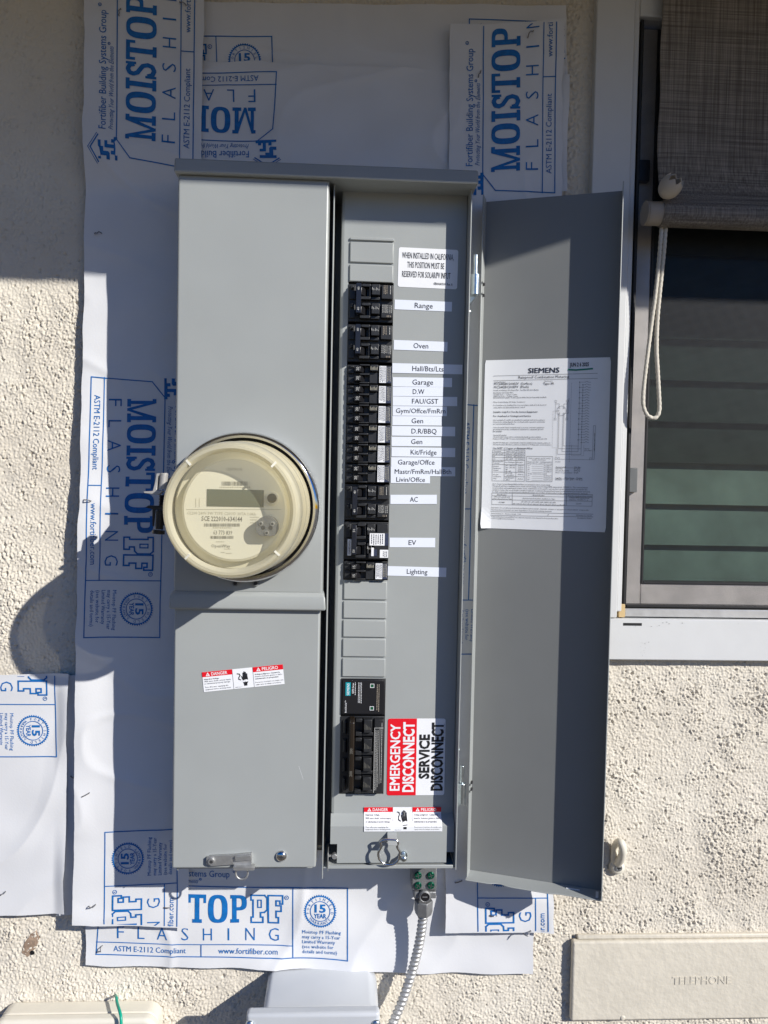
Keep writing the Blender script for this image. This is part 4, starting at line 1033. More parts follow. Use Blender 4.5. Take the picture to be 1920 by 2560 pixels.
def danger(m, P, w, h_):
    a_, b_ = w * .372, w * .625; hd = h_ * .25
    for x0, x1, t, L5 in ((0, a_, 'DANGER', ('Hazardous Voltage.', 'Will cause death, serious injury', 'or substantial property damage.', 'Turn off power supplying this', 'equipment before working inside.')),
                         (b_, w, 'PELIGRO', ('Voltaje peligroso. Causar\u00e1 la', 'muerte, lesiones graves o da\u00f1o', 'substancial a la propiedad.', 'Desconecte el suministro de energ\u00eda a este', 'equipo antes de trabajar en su interior.'))):
        m.poly([(x0, -hd), (x1, -hd), (x1, 0), (x0, 0)], P, 2, n=.0002); ww = x1 - x0
        m.text(t, P, x0 + ww * .30, -hd * .80, hd * .60, ww * .53, 0, bold=.014, n=.0004)
        tx = x0 + ww * .185; m.poly([(tx - hd * .42, -hd * .86), (tx + hd * .42, -hd * .86), (tx, -hd * .12)], P, 0, n=.0004); m.line((tx, -hd * .45), (tx, -hd * .68), hd * .1, P, 2, n=.0006); m.line((tx, -hd * .73), (tx, -hd * .79), hd * .1, P, 2, n=.0006)
        for i, s_ in enumerate(L5):
            y = (.40, .51, .62, .80, .915)[i]; m.text(s_, P, x0 + ww * .05, -h_ * y, h_ * .062, ww * (.5, .88, .86, .78, .87)[i] if t == 'DANGER' else ww * (.83, .9, .78, .92, .86)[i], 3, bold=.012 if i < 3 else 0, res=1)
    for x in (a_, b_): m.line((x, 0), (x, -h_), w * .003, P, 3)
    # struck hand
    c = (a_ + b_) / 2 + w * .022; s_ = h_
    m.poly([(c - .115 * s_, -.62 * s_), (c + .06 * s_, -.56 * s_), (c + .15 * s_, -.60 * s_), (c + .13 * s_, -.42 * s_), (c - .10 * s_, -.47 * s_)], P, 1)
    for dx, tp, wd in ((-.075, -.22, .05), (-.02, -.16, .052), (.04, -.19, .052), (.1, -.27, .05)): m.line((c + dx * s_, -.50 * s_), (c + dx * s_ * 1.05, tp * s_), wd * s_, P, 1); 
    m.line((c - .11 * s_, -.56 * s_), (c - .16 * s_, -.38 * s_), .05 * s_, P, 1)
    m.poly([(c - .07 * s_, -.88 * s_), (c + .09 * s_, -.88 * s_), (c + .09 * s_, -.78 * s_), (c + .15 * s_, -.68 * s_), (c - .12 * s_, -.70 * s_), (c - .07 * s_, -.79 * s_)], P, 1)
    m.poly([(c - .18 * s_, -.655 * s_), (c - .04 * s_, -.58 * s_), (c - .02 * s_, -.63 * s_), (c + .17 * s_, -.56 * s_), (c + .02 * s_, -.68 * s_), (c, -.63 * s_)], P, 0, n=.0005)
    m.path([(c - .36 * s_, -.25 * s_), (c - .27 * s_, -.27 * s_), (c - .23 * s_, -.35 * s_), (c - .30 * s_, -.44 * s_), (c - .31 * s_, -.53 * s_), (c - .22 * s_, -.57 * s_)], .045 * s_, P, 1)
    m.text('47B00 Rev. 1', P, a_ + w * .02, -h_ * .94, h_ * .04, w * .08, 3, res=1)
DM = [M_WHITE, M_TEXT, M_RED, M_TEXTB]
sticker('danger_label', [(505, 1680.5), (707, 1660.5), (711, 1710), (510, 1730)], FD - .0038, DM, danger, 'tilted bilingual danger label on the lower left cover', .0004)
# the lower danger label follows the bend of the dead front
def bent(m_, d_flat):
    for i, (x, y, z) in enumerate(m_.v):
        t = 0 if z > bend0 else (bend0 - z) / (bend0 - bend1)
        m_.v[i] = (x, y - (LF - DF) * min(1, t), z)
q = quad([(910, 2023), (1104, 2023), (1104, 2071), (910, 2071)], DF + .008)
mm = MB(); w, h_ = q[1] - q[0], q[3] - q[2]; P = PL(d=DF + .0012, x0=q[0], z0=q[3])
for i in range(16): mm.poly([(0, -h_ * (i + 1) / 16), (w, -h_ * (i + 1) / 16), (w, -h_ * i / 16), (0, -h_ * i / 16)], P, 0, n=0); mm.k = 0
danger(mm, P, w, h_); bent(mm, 0)
tag(mm.build('danger_label', DM, panel), 'level bilingual danger label at the bottom of the open compartment')

# ---- hardware on the covers
x, z = XZ(703, 2143, FD); m = MB(); m.dome(x, z, .0072, FD - .004, .005, 0, 28)
m.box(x - .0028, x + .0028, FD - .002, FD + .0013, z - .0006, z + .0006, 1); m.box(x - .0006, x + .0006, FD - .002, FD + .0012, z - .0028, z + .0028, 1)
m.build('cover_screw', [M_CHROME, M_DARK], panel, smooth=50)
k = pxm(FD)
m = MB(); a_ = [XZ(*p, FD) for p in ((516, 2144), (526, 2140), (588, 2137), (629, 2133), (629, 2163), (592, 2163), (586, 2161), (528, 2165), (516, 2160))]
m.prism(a_, FD - .004, FD + .0006); h1 = [XZ(*p, FD) for p in ((588, 2139), (628, 2135), (628, 2146), (590, 2150))]; m.prism(h1, FD + .0006, FD + .004)
s2 = [XZ(*p, FD) for p in ((585, 2161), (637, 2161), (637, 2170), (585, 2170))]; m.prism(s2, FD - .002, FD + .007)
x, z = XZ(529, 2152, FD); m.disc(x, z, .0042, FD, FD + .003, 0, 16); m.disc(x, z, .0022, FD + .003, FD + .0034, 1, 10)
x, z = XZ(604, 2184, FD); m.tube([(x + .0078 * math.cos(t_ * .3142), FD - .002, z + .0085 * math.sin(t_ * .3142)) for t_ in range(20)], .0014, closed=True)
m.build('cover_latch', [M_ALU, M_DARK], panel, bevel=.0006)
# pull strap with wire ring on the dead front
m = MB(); q0 = XZ(968, 2079, LF); q1 = XZ(991, 2079, LF); q2 = XZ(0, 2112, LF + .016); zb_ = XZ(980, 2113, LF + .018)[1]
nst = 8
for i in range(nst + 1):
    t_ = i / nst; z = q0[1] + (zb_ - q0[1]) * t_; d = LF + .0006 + .019 * min(1, t_ * 1.15)
    m.v += [(q0[0], -d, z), (q1[0], -d, z), (q0[0], -d + .0012, z), (q1[0], -d + .0012, z)]
for i in range(nst):
    a0 = i * 4; b0 = a0 + 4
    for f in ((a0, a0 + 1, b0 + 1, b0), (a0 + 2, a0 + 3, b0 + 3, b0 + 2), (a0, a0 + 2, b0 + 2, b0), (a0 + 1, a0 + 3, b0 + 3, b0 + 1)): m.f.append(list(f)); m.m.append(0)
m.f.append([nst * 4, nst * 4 + 1, nst * 4 + 3, nst * 4 + 2]); m.m.append(0)
strap = m.build('pull_strap', M_PAINT, panel, bevel=.0006)
ringpx = [(951, 2106), (953, 2118), (946, 2132), (948, 2148), (960, 2160), (974, 2163), (988, 2159), (998, 2147), (1000, 2132), (993, 2118), (995, 2106), (985, 2101), (960, 2101)]
rp = spline([(*[XZ(a_, b_, LF + .014)[0]], LF + .013, XZ(a_, b_, LF + .014)[1]) for a_, b_ in ringpx + ringpx[:1]], 6)[:-1]
m = MB(); m.tube([tuple(p) for p in rp], .00165, n=10, closed=True); m.build('pull_ring', M_CHROME, strap, smooth=60)
x, z = XZ(1008, 2137, LF); m = MB(); m.disc(x, z, .0055, LF, LF + .002, 0, 18); m.disc(x, z, .0036, LF + .002, LF + .011, 0, 12); m.dome(x, z, .0042, LF + .011, .003, 0, 14); m.build('dead_front_screw', M_ZINC, panel, smooth=40)
# latch plate at the foot of the divider
xa, za = XZ(819, 2135, EDG); xb, zb2 = XZ(825, 2181, EDG); m = MB(); m.box(xa, xa + .0012, EDG - .03, EDG - .002, zb2, za); m.box(xa + .0012, xa + .010, EDG - .012, EDG - .008, za - .008, za - .006)
m.disc(xa + .009, za - .007, .0035, EDG - .013, EDG - .006, 0, 10); m.build('latch_plate', M_ALU, panel, bevel=.0003)

# ---- hinges and door
DL, DR = .036, .096
tl, tr = XZ(1214, 503, DL), XZ(1563, 478, DR); br_, bl = XZ(1501, 2236, DR), XZ(1172, 2169, DL)
dx0, dx1 = (tl[0] + bl[0]) / 2, (tr[0] + br_[0]) / 2; dzt = (tl[1] + tr[1]) / 2; dzb = (br_[1] + bl[1]) / 2
dW = math.hypot(dx1 - dx0, DR - DL); cA, sA = (dx1 - dx0) / dW, (DR - DL) / dW
def door_xf(s_, t_, z): return (dx0 + s_ * cA - t_ * sA, -(DL + s_ * sA + t_ * cA), z)
LIP = .0285; tk = .0014
m = MB(door_xf)
m.box(0, dW, -tk, 0, dzb, dzt)
m.box(-.0004, tk, 0, LIP * .72, dzb, dzt + .0025, 1); m.box(dW - tk, dW + .0002, 0, LIP, dzb + .001, dzt + .0018, 1)
def wave(f): return LIP * (1 - .16 * G_(f, .25, .05) - .10 * sm((f - .62) / .1))
N = 40; vs = []; fs = []
for i in range(N + 1):
    f = i / N; L_ = wave(f)
    vs += [(f * (dW - .0004), 0, dzb), (f * (dW - .0004), L_, dzb - .001), (f * (dW - .0004), L_, dzb + .0003), (f * (dW - .0004), 0, dzb + .0014)]
for i in range(N):
    a0 = 4 * i; b0 = a0 + 4
    for j in range(4): fs.append((a0 + j, a0 + (j + 1) % 4, b0 + (j + 1) % 4, b0 + j))
m.add(vs, fs, 1)
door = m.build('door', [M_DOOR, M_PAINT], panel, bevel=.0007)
Pdoor = lambda u, v, n: door_xf(u, n, v)
m = MB(door_xf); m.box(dW * .74, dW * .84, LIP * .28, LIP * .34, dzb + .0012, dzb + .0019); m.box(dW * .955, dW * .975, LIP * .2, LIP * .75, dzb + .0012, dzb + .0019); m.build('slot', M_WHITE, door)
for py_, (b0, b1, p0) in ((0, (738, 686.5, 637)), (1, (2008, 1957, 1913.5))):
    hd_ = .090; x = XZ(1190 if not py_ else 1155.5, p0, hd_)[0]; m = MB()
    def cz(x, r_, za_, zb_, mi=0, n=18):
        m.prism_v = None
        vs = [(x + r_ * math.cos(2 * math.pi * i / n), hd_ + r_ * math.sin(2 * math.pi * i / n), za_) for i in range(n)] + [(x + r_ * math.cos(2 * math.pi * i / n), hd_ + r_ * math.sin(2 * math.pi * i / n), zb_) for i in range(n)]
        m.add(vs, [tuple(range(n)), tuple(range(n, 2 * n))] + [(i, (i + 1) % n, n + (i + 1) % n, n + i) for i in range(n)], mi)
    zA, zB, zC = XZ(1190, b0, hd_)[1], XZ(1190, b1, hd_)[1], XZ(1190, p0, hd_)[1]
    cz(x, .0061, zA, zB); cz(x, .0030, zB, zC)
    m.add([(x - .006, hd_ - .005, zA), (x + .003, hd_ - .003, zA), (x - .006, hd_ - .016, zA - .014), (x - .008, hd_ - .006, zA - .013)], [(0, 1, 2), (0, 1, 3), (1, 2, 3), (0, 2, 3)])
    m.dome(x - .0070, zA - .021, .0038, hd_ - .006, .004, 0, 12); 
    if py_: m.dome(x - .0058, zC + .019, .0038, hd_ - .006, .004, 0, 12)
    m.build('hinge', M_ZINC, panel, bevel=.0005)
for yy in (706, 734, 1961, 1978):
    x_, z_ = XZ(1209, yy, DL + LIP * .7); m = MB(door_xf); m.box(-.0012, .004, LIP * .3, LIP * .5, z_ - .0018, z_ + .0012); m.box(.0016, .0026, LIP * .725, LIP * .735, z_ - .0018, z_ + .0012); m.build('rivet', M_DARK, door)

# ---- instruction sheet on the door (coordinates below are pixels of an enlarged view of it)
sTL, sTR = XZ(1212, 903, DL), XZ(1525, 891, DR); 
def on_door(px, py):
    """where a photo pixel meets the door face -> (s, z)"""
    v = FWD * FPX + RT * (px - 960.0) - UP * (py - 1280.0); o0 = Vector(door_xf(0, 0, 0)); nrm = Vector(door_xf(0, 1, 0)) - o0
    t_ = (o0 - CAM).dot(nrm) / v.dot(nrm); p = CAM + v * t_; return ((p - o0).dot(Vector((cA, -sA, 0))), p.z)
q4 = [on_door(*p) for p in ((1211.5, 903), (1525, 891), (1517, 1329), (1204, 1321.6))]
sx0, sx1 = (q4[0][0] + q4[3][0]) / 2, (q4[1][0] + q4[2][0]) / 2; sz1, sz0 = (q4[0][1] + q4[1][1]) / 2, (q4[2][1] + q4[3][1]) / 2
sx0 = max(sx0, .0022)
sw, shh = sx1 - sx0, sz1 - sz0
def SP(cx, cy_):
    """enlarged-view pixel -> position on the sheet"""
    f = (cx - 112 - (2060 - cy_) * .0165) / (1448.); yt = 105 - 55 * f; yb = 2035 + 35 * f
    return sx0 + f * sw, sz1 - (cy_ - yt) / (yb - yt) * shh
Ks, Kz = sw / 1448, shh / 1945
m = MB(); Pq = lambda u, v, n: door_xf(u, .0006 + n, v)
Pq0 = lambda u, v, n: door_xf(sx0 + u, .0006 + n + .006 * sm((.012 - u) / .012) * sm((-v - shh + .03) / .03), sz1 + v)
nu, nv = 24, 40
for j in range(nv + 1):
    for i in range(nu + 1):
        u, v = sw * i / nu, -shh * j / nv
        if i in (0, nu) and j in (0, nv): u += (.0012 if i == 0 else -.0012)
        m.v.append(Pq0(u, v, 0))
for j in range(nv):
    for i in range(nu): a0 = j * (nu + 1) + i; m.f.append([a0, a0 + 1, a0 + nu + 2, a0 + nu + 1]); m.m.append(0)
def ST(t, x0, y, x1, h_, mi=1, bold=0.0, al='l', res=1):
    a_ = SP(x0, y); b_ = SP(x1, y); m.text(t, Pq, a_[0], a_[1], h_ * Kz, b_[0] - a_[0], mi, bold, res=res, n=.0004)
def SLn(x0, y0, x1, y1, w_=3, mi=1): m.line(SP(x0, y0), SP(x1, y1), w_ * Ks, Pq, mi, n=.0004)
ST('SIEMENS', 658, 245, 1015, 56, 1, .035, res=2); SLn(245, 283, 1448, 237); SLn(245, 337, 1448, 295)
ST('Rainproof Combination Metering', 545, 310, 1128, 30, 1, .012); ST('JUN 2 6 2025', 1135, 163, 1348, 40, 1, .03, res=2)
m.path([SP(1125, 200), SP(1200, 203), SP(1290, 195), SP(1386, 185)], 18 * Ks, Pq, 2, n=.0005)
ST('Catalog Number', 253, 360, 392, 14); ST('MC2442B1200ESV  (Surface)', 255, 388, 705, 26, 1, .015); ST('MC2442B1200EFV  (Flush)', 255, 425, 665, 26, 1, .015)
ST('Enclosure', 850, 340, 940, 13); ST('Type 3R', 832, 375, 958, 24, 1, .01)
for t, x1, y, b_ in (('Panelboard Rating: 225 Amps Max.  See Main Breaker Rating.', 782, 455, 0), ('Bus Rating: 225 Amps Max.', 485, 483, 0), ('120/240 Volts ~, 1 phase, 3 wire', 530, 505, 0), ('208Y/120 Volts ~, 1 phase, 3 wire', 540, 525, 0),
                     ('(Derived from 3 phase - 4 wire system With 5th Jaw Assembly Installed)', 870, 540, 0), ('Meter Socket Rating: 200 Amps Continuous', 625, 590, 0), ('For Installation by Qualified Person in accordance with all local electrical', 870, 626, 0), ('codes and/or the National Electrical Code.\u00ae', 625, 652, 0),
                     ('Suitable Only For Use As Service Equipment', 770, 705, 1), ('For Overhead or Underground Service', 695, 752, 1), ('Line terminals A1 and B1 are installed for underground service entry as', 857, 795, 0), ('shown in the wiring diagram. For overhead entry, reposition service bus', 857, 817, 0), ('per enclosed instruction sheet.', 505, 840, 0),
                     ('Unused neutral branch terminals may be used to terminate equipment', 850, 880, 0), ('grounding wires in the combinations indicated for equipment ground', 837, 902, 0), ('bar terminals.', 358, 925, 0), ('General Information:', 412, 968, 0), ('Circuit breaker trip position is indicated by handle position midway', 812, 988, 0), ('between ON and OFF. To reset, move handle to OFF position then turn ON.', 885, 1010, 0),
                     ('Any 80-100 Amp max. circuit breaker must be installed in the lowest position in', 920, 1054, 0), ('the branch panel. All other positions are limited to 70 Amp max. circuit breakers.', 935, 1076, 0), ('Use 90/75\u00b0 C Copper or Aluminum Wires', 718, 1120, 1)):
    ST(t, 250, y, x1, 19 if b_ else 15, 1, .014 if b_ else .004)
for y in (1130, 1162, 1190, 1218, 1248, 1298, 1385, 1488): SLn(245, y, 630, y)
for x in (245, 390, 527, 630): SLn(x, 1130, x - 3, 1488)
SLn(388, 1436, 625, 1436)
for t, x0, y, x1 in (('Terminal', 258, 1153, 345), ('Wire Size', 408, 1153, 512), ('Torque', 540, 1153, 618), ('A1, B1, A2, B2', 255, 1183, 375), ('250kcmil - #4', 405, 1183, 520), ('250 lb-in', 540, 1183, 615), ('N1', 255, 1212, 275), ('250kcmil - #4', 405, 1212, 520), ('250 lb-in', 540, 1212, 615), ('G1', 255, 1240, 275), ('2/0 - #14', 405, 1240, 485), ('50 lb-in', 548, 1240, 612),
                     ('Branch Breaker', 255, 1268, 378), ('Terminals', 255, 1288, 330), ('See Markings on Breaker', 398, 1277, 608), ('Neutral', 255, 1325, 320), ('Equipment', 255, 1347, 348), ('Ground', 255, 1370, 315), ('#10 - #14 CU', 402, 1315, 515), ('#10 - #12 AL', 402, 1338, 515), ('#8', 402, 1360, 425), ('#6 - #4', 402, 1380, 465), ('20 lb-in', 550, 1315, 612), ('25 lb-in', 550, 1338, 612), ('25 lb-in', 550, 1360, 612), ('35 lb-in', 550, 1380, 612),
                     ('Ground', 255, 1420, 315), ('Conductors', 255, 1443, 350), ('Only', 255, 1465, 292), ('(2) or (3)', 400, 1405, 480), ('#14 AWG', 420, 1427, 500), ('35 lb-in', 550, 1417, 612), ('(2) #12-#10', 400, 1457, 505), ('AWG', 405, 1480, 450), ('35 lb-in', 548, 1468, 610)): ST(t, x0, y, x1, 13, 1, .006)
for a_, b_ in (((650, 1200), (952, 1200)), ((952, 1200), (948, 1490)), ((948, 1490), (647, 1490)), ((647, 1490), (650, 1200))): SLn(*a_, *b_)
ST('If hub is required, use the catalog', 675, 1228, 925, 13); ST('numbers listed below', 715, 1246, 875, 13); ST('Trade size (in)   Catalog number', 660, 1270, 945, 14, 1, .01); ST('RX Type Hub (top endwall surface units only)', 660, 1290, 945, 12)
for i, (t, c) in enumerate((('1 \u00bd"', 'EC38597'), ('1 \u00bc"', 'EC38596'), ('2"', 'EC38598'), ('2 \u00bd"', 'EC38599'), ('HC Type Hub (bottom endwall)', ''), ('2"', 'ECHC200'), ('2 \u00bd"', 'ECHC250'), ('3"', 'ECHC300'))):
    y = 1313 + 23.2 * i; ST(t, 662, y, 885 if not c else 690, 13)
    if c: SLn(712, y, 840, y, 2); ST(c, 852, y, 938, 13)
for t, x0, y, x1, b_ in (('Accessories', 988, 1325, 1102, 1), ('Cat. No.', 1196, 1325, 1270, 1), ('Filler Plate', 988, 1346, 1070, 0), ('ECQF3', 1196, 1346, 1262, 0), ('5th Jaw Assembly', 988, 1367, 1138, 0), ('EMC5J', 1196, 1367, 1262, 0), ('Meter Socket Jumper', 988, 1390, 1178, 0), ('ECJ5', 1196, 1390, 1245, 0), ('Lug Kit', 988, 1452, 1055, 1), ('Wire Range', 1090, 1452, 1200, 1), ('Torque', 1225, 1452, 1290, 1), ('ECLK2', 988, 1472, 1060, 0), ('2/0 - #14', 1105, 1472, 1185, 0), ('50 lb-in', 1225, 1472, 1292, 0)): ST(t, x0, y, x1, 13, 1, .008 if b_ else 0)
SLn(988, 1328, 1270, 1328, 2); SLn(988, 1456, 1290, 1456, 2)
for t, x1, y in (('Short Circuit Current Rating (Without Meter not included in short circuit rating)', 927, 1530), ('This panelboard has a maximum short circuit current rating of 22,000 Amps RMS symmetrical, 120/240 V~. The correct branch', 1352, 1552), ('circuit breakers and main/branch breaker series combinations to be used for various short circuit current levels are listed in the', 1350, 1575), ('tabulation below. Any circuit breaker installed, replaced, or added in this panelboard must be manufactured by Siemens and must', 1378, 1598), ('be of the correct type as indicated in the tabulations below. Use of other circuit breakers in this equipment will void the warranty.', 1355, 1620)): ST(t, 247, y, x1, 15, 1, .004)
for y in (1632, 1662, 1708, 1765): SLn(242, y - 4, 1404, y + 4)
for x in (242, 487, 1113, 1404): SLn(x, 1630, x - 1, 1765)
for t, x0, y, x1 in (('Main Breaker', 306, 1652, 418), ('Branch Breaker', 728, 1656, 862), ('When the panelboard', 268, 1678, 455), ('service disconnect is a Type', 250, 1700, 480), ('And the branch breakers installed are Type', 608, 1692, 985), ('Then the maximum short circuit', 1125, 1658, 1398), ('rating in RMS symmetrical', 1145, 1680, 1370), ('amperes, 120/240 V~, is', 1145, 1702, 1358), ('EC3885', 328, 1742, 397), ('QP, QPH, QT, QPF, QPHF, QAF, QAFH, QE, QEH,', 592, 1732, 995), ('MP-T, MP-HT, MH-T, MP-GT, MP-HGT, MP-AT, MP-HAT, MP-ET and MP-HET', 495, 1758, 1100), ('22,000', 1222, 1748, 1285)): ST(t, x0, y, x1, 14, 1, .004)
ST('Important:  Do not allow petroleum based (hydrocarbon) sprays, chemicals, solvents or any paint to contact interior components.', 236, 1803, 1368, 15); ST('Petroleum based chemicals can cause degradation of electrical insulating materials.', 236, 1828, 950, 15)
SLn(226, 1843, 1418, 1861); SLn(226, 1887, 1418, 1893)
ST('Siemens Industry, Inc.   Norcross, Georgia   U.S.A.', 234, 1871, 590, 14); ST('47B001820 2101  Rev.00', 1225, 1883, 1402, 13); ST('\u00ae National Electrical Code and NFPA 70 are registered trademarks of the National Fire Protection Association.', 236, 1908, 1025, 14); ST('\u00a9 2016 Copyright Siemens Industry, Inc.', 236, 1928, 518, 14); ST('Assembled in Mexico', 1240, 1915, 1400, 14); ST('J3', 897, 1880, 915, 13)
# wiring diagram
for i in range(24):
    y = 340 + (i * 30.2 if i < 24 else 0); xo = 1247 if i % 2 == 0 else 1283
    SLn(xo - i * .5, y, 1312, y, 2.4); a_ = [SP(1312, y), SP(1322, y - 10), SP(1334, y - 10), SP(1346, y), SP(1372 if i < 4 else 1358, y)]; m.path(a_, 2.6 * Ks, Pq, 1, n=.0004)
    c = SP(xo - i * .5, y); m.poly([(c[0] + 5 * Ks * math.cos(t_), c[1] + 5 * Ks * math.sin(t_)) for t_ in (0, 1.05, 2.1, 3.14, 4.2, 5.25)], Pq, 1, n=.0004)
SLn(1250, 340, 1238, 1140, 2.6); SLn(1286, 368, 1272, 1175, 2.6)
cc = SP(1046, 672); m.path([(cc[0] + 53 * Ks * math.cos(i * .2618), cc[1] + 55 * Kz * math.sin(i * .2618)) for i in range(24)], 2.4 * Ks, Pq, 1, n=.0004, closed=True)
for x, y in ((980, 563), (1113, 558), (975, 768), (1108, 765), (1020, 1222), (990, 1222), (1380, 1220)): a_ = [SP(x - 10, y - 11), SP(x + 10, y - 11), SP(x + 10, y + 11), SP(x - 10, y + 11)]; m.path(a_, 2.2 * Ks, Pq, 1, n=.0004, closed=True)
for x, y in ((1020, 640), (1072, 640), (1020, 702), (1072, 702), (1012, 672)): a_ = [SP(x - 6, y - 7), SP(x + 6, y - 7), SP(x + 6, y + 7), SP(x - 6, y + 7)]; m.path(a_, 2.2 * Ks, Pq, 1, n=.0004, closed=True)
for L_ in ([(980, 575), (977, 757)], [(1113, 570), (1108, 754)], [(978, 592), (1020, 592), (1020, 630)], [(1113, 592), (1073, 592), (1073, 630)], [(1130, 530), (1128, 698), (1085, 698)], [(1020, 710), (1015, 1107), (1272, 1107)], [(1012, 710), (1005, 1172), (1270, 1172)], [(1078, 710), (1072, 1075), (1238, 1075)], [(1066, 710), (1058, 1140), (1238, 1140)],
           [(1430, 838), (1408, 838), (1400, 1228), (1420, 1228), (1430, 838)], [(1030, 1228), (1380, 1232)]): m.path([SP(*p) for p in L_], 2.4 * Ks, Pq, 1, n=.0004)
def dash(a_, b_, n=16):
    for i in range(n): f, g_ = i / n, (i + .6) / n; SLn(a_[0] + (b_[0] - a_[0]) * f, a_[1] + (b_[1] - a_[1]) * f, a_[0] + (b_[0] - a_[0]) * g_, a_[1] + (b_[1] - a_[1]) * g_, 2.2)
dash((1157, 350), (1140, 1265), 50); dash((1000, 675), (950, 675), 4); dash((950, 675), (944, 1098), 24); dash((944, 1098), (992, 1098), 4); dash((992, 1098), (990, 1205), 8); dash((1165, 1060), (1165, 1185), 8); dash((1165, 1187), (1303, 1187), 9); dash((1303, 1187), (1303, 1060), 8)
a_ = SP(1427, 1130); m.text('NEUTRAL/GROUND', Pq, a_[0], a_[1], 12 * Ks, 200 * Kz, 1, .006, rot=math.pi / 2, res=1, n=.0004)
ST('SERVICE', 1310, 1112, 1365, 11); ST('DISCONNECT', 1310, 1133, 1398, 11); ST('ECLK2', 985, 1265, 1042, 11)
tag(m.build('instruction_sheet', [M_WHITE, M_TEXTB, M_GREENPEN], door), 'large white wiring instruction sheet with a date stamp underlined in green')

# ================================================================== METER
mc = XZ(611, 1268, .130); MX, MZ = mc
met = thing('electric_meter', 'round electric meter under a yellowed clear plastic cover on the left cover', 'electric meter', (MX, -FD, MZ))
m = MB(); m.lathe([(.0890, FD - .002), (.0925, FD + .001), (.0940, FD + .004), (.0940, FD + .015), (.0925, FD + .019), (.0895, FD + .0205), (.0868, FD + .019), (.0860, FD + .012)], MX, MZ, 0, 96)
m.lathe([(.0860, FD + .012), (.0856, FD + .006), (.0790, FD + .005)], MX, MZ, 1, 96)
ring = m.build('seal_ring', [M_RING, M_DARK], met, smooth=50)
m = MB(); m.lathe([(.0780, FD), (.0780, FD + .012), (.0735, FD + .014), (.0735, FD + .068), (.0690, FD + .072), (.0690, FD + .084), (.0600, FD + .086), (.0600, FD + .094), (.0575, FD + .0955)], MX, MZ, 0, 72)
m.build('meter_base', M_METERW, met, smooth=40)
FP = FD + .0955
m = MB(); m.disc(MX, MZ, .0574, FP - .003, FP, 0, 72)
kf = pxm(FP); ox, oz = XZ(586, 1275, FP)
Pf = PL(d=FP)
def FX(cx, cy_): return XZ(350 + cx / 3.318, 1050 + cy_ / 3.318, FP)
def FT(t, x0, y, x1, h_, mi, bold=0.): a_ = FX(x0, y); b_ = FX(x1, y); m.text(t, Pf, a_[0], a_[1], h_ * kf / 3.318, b_[0] - a_[0], mi, bold, res=1)
FT('CL200 240V 3W TYPE C2SOD 30TA 1.0Kh', 392, 782, 960, 24, 2); FT('SCE 222010-634144', 510, 836, 848, 38, 1, .012); FT('63 773 839', 608, 950, 765, 34, 1); FT('OpenWay', 590, 1056, 748, 26, 1); FT('CENTRON', 715, 418, 845, 22, 2)
def bar(x0, x1, y0, y1, seed, mi=1):
    r_ = random.Random(seed); x = x0
    while x < x1:
        w_ = r_.choice((2.2, 3.5, 5)); a_, b_ = FX(x, y1), FX(x + w_, y0); m.poly([(a_[0], a_[1]), (b_[0], a_[1]), (b_[0], b_[1]), (a_[0], b_[1])], Pf, mi); x += w_ + r_.choice((2.5, 4, 5))
bar(678, 890, 510, 545, 1); bar(532, 825, 858, 884, 2); bar(583, 775, 962, 985, 3)
for (x0, x1, y, s_) in ((660, 920, 558, 1), (605, 760, 894, 2), (632, 695, 1010, 3), (700, 752, 1070, 4), (672, 706, 1098, 5), (715, 760, 1106, 6), (915, 985, 806, 7), (915, 970, 828, 8), (915, 960, 852, 9)):
    r_ = random.Random(s_); x = x0
    while x < x1: w_ = r_.uniform(5, 14); m.line(FX(x, y), FX(min(x + w_, x1), y), 7 * kf / 3.318, Pf, 2); x += w_ + 5
m.line(FX(384, 742), FX(1170, 742), 4 * kf / 3.318, Pf, 2)
for x in (463, 492): m.line(FX(x, 650), FX(x, 725), 4 * kf / 3.318, Pf, 2)
face = m.build('faceplate', [M_FACE, M_GREYPRINT, M_FAINT], met)
a_, b_ = FX(556, 714), FX(1028, 582); m = MB(); m.box(a_[0], b_[0], FP - .001, FP + .0008, a_[1], b_[1]); m.build('display', M_LCD, met)
x, z = FX(1098, 648); m = MB(); m.disc(x, z, .0078, FP, FP + .003, 0, 24); m.disc(x, z, .0054, FP + .003, FP + .006, 1, 24); m.build('reset_button', [M_FACE, M_BLACK], met, bevel=.0006)
x, z = FX(1062, 885); m = MB(); r_ = .0128
pts = [(x + r_ * math.cos(t_), z + max(-.0098, r_ * math.sin(t_))) for t_ in [i * math.pi / 16 for i in range(32)]]
m.prism(pts, FP, FP + .014, 0)
for dx, dz in ((-.0068, .0042), (.0062, .0042), (0, -.0062)): m.disc(x + dx, z + dz, .0026, FP + .014, FP + .0152, 1, 14); m.disc(x + dx, z + dz, .0015, FP + .0152, FP + .0156, 2, 10)
for dx in (-.0042, .0042): m.disc(x + dx, z - .0005, .0025, FP + .0139, FP + .0143, 2, 12)
m.build('optical_port', [M_CAST, M_ALU, M_DARK], met, bevel=.0005)
m = MB(); TP = FD + .127
m.lathe([(.0830, FD + .006), (.0828, FD + .020), (.0812, FD + .023), (.0808, FD + .044), (.0798, FD + .046), (.0798, FD + .049), (.0804, FD + .051), (.0800, FD + .064), (.0786, FD + .067), (.0783, FD + .088), (.0774, FD + .090), (.0774, FD + .093), (.0780, FD + .095), (.0776, FD + .108), (.0765, FD + .116), (.0742, FD + .124), (.0720, TP), (.0690, TP + .0002), (.0665, TP - .002), (.0652, TP - .006)], MX, MZ, 0, 96)
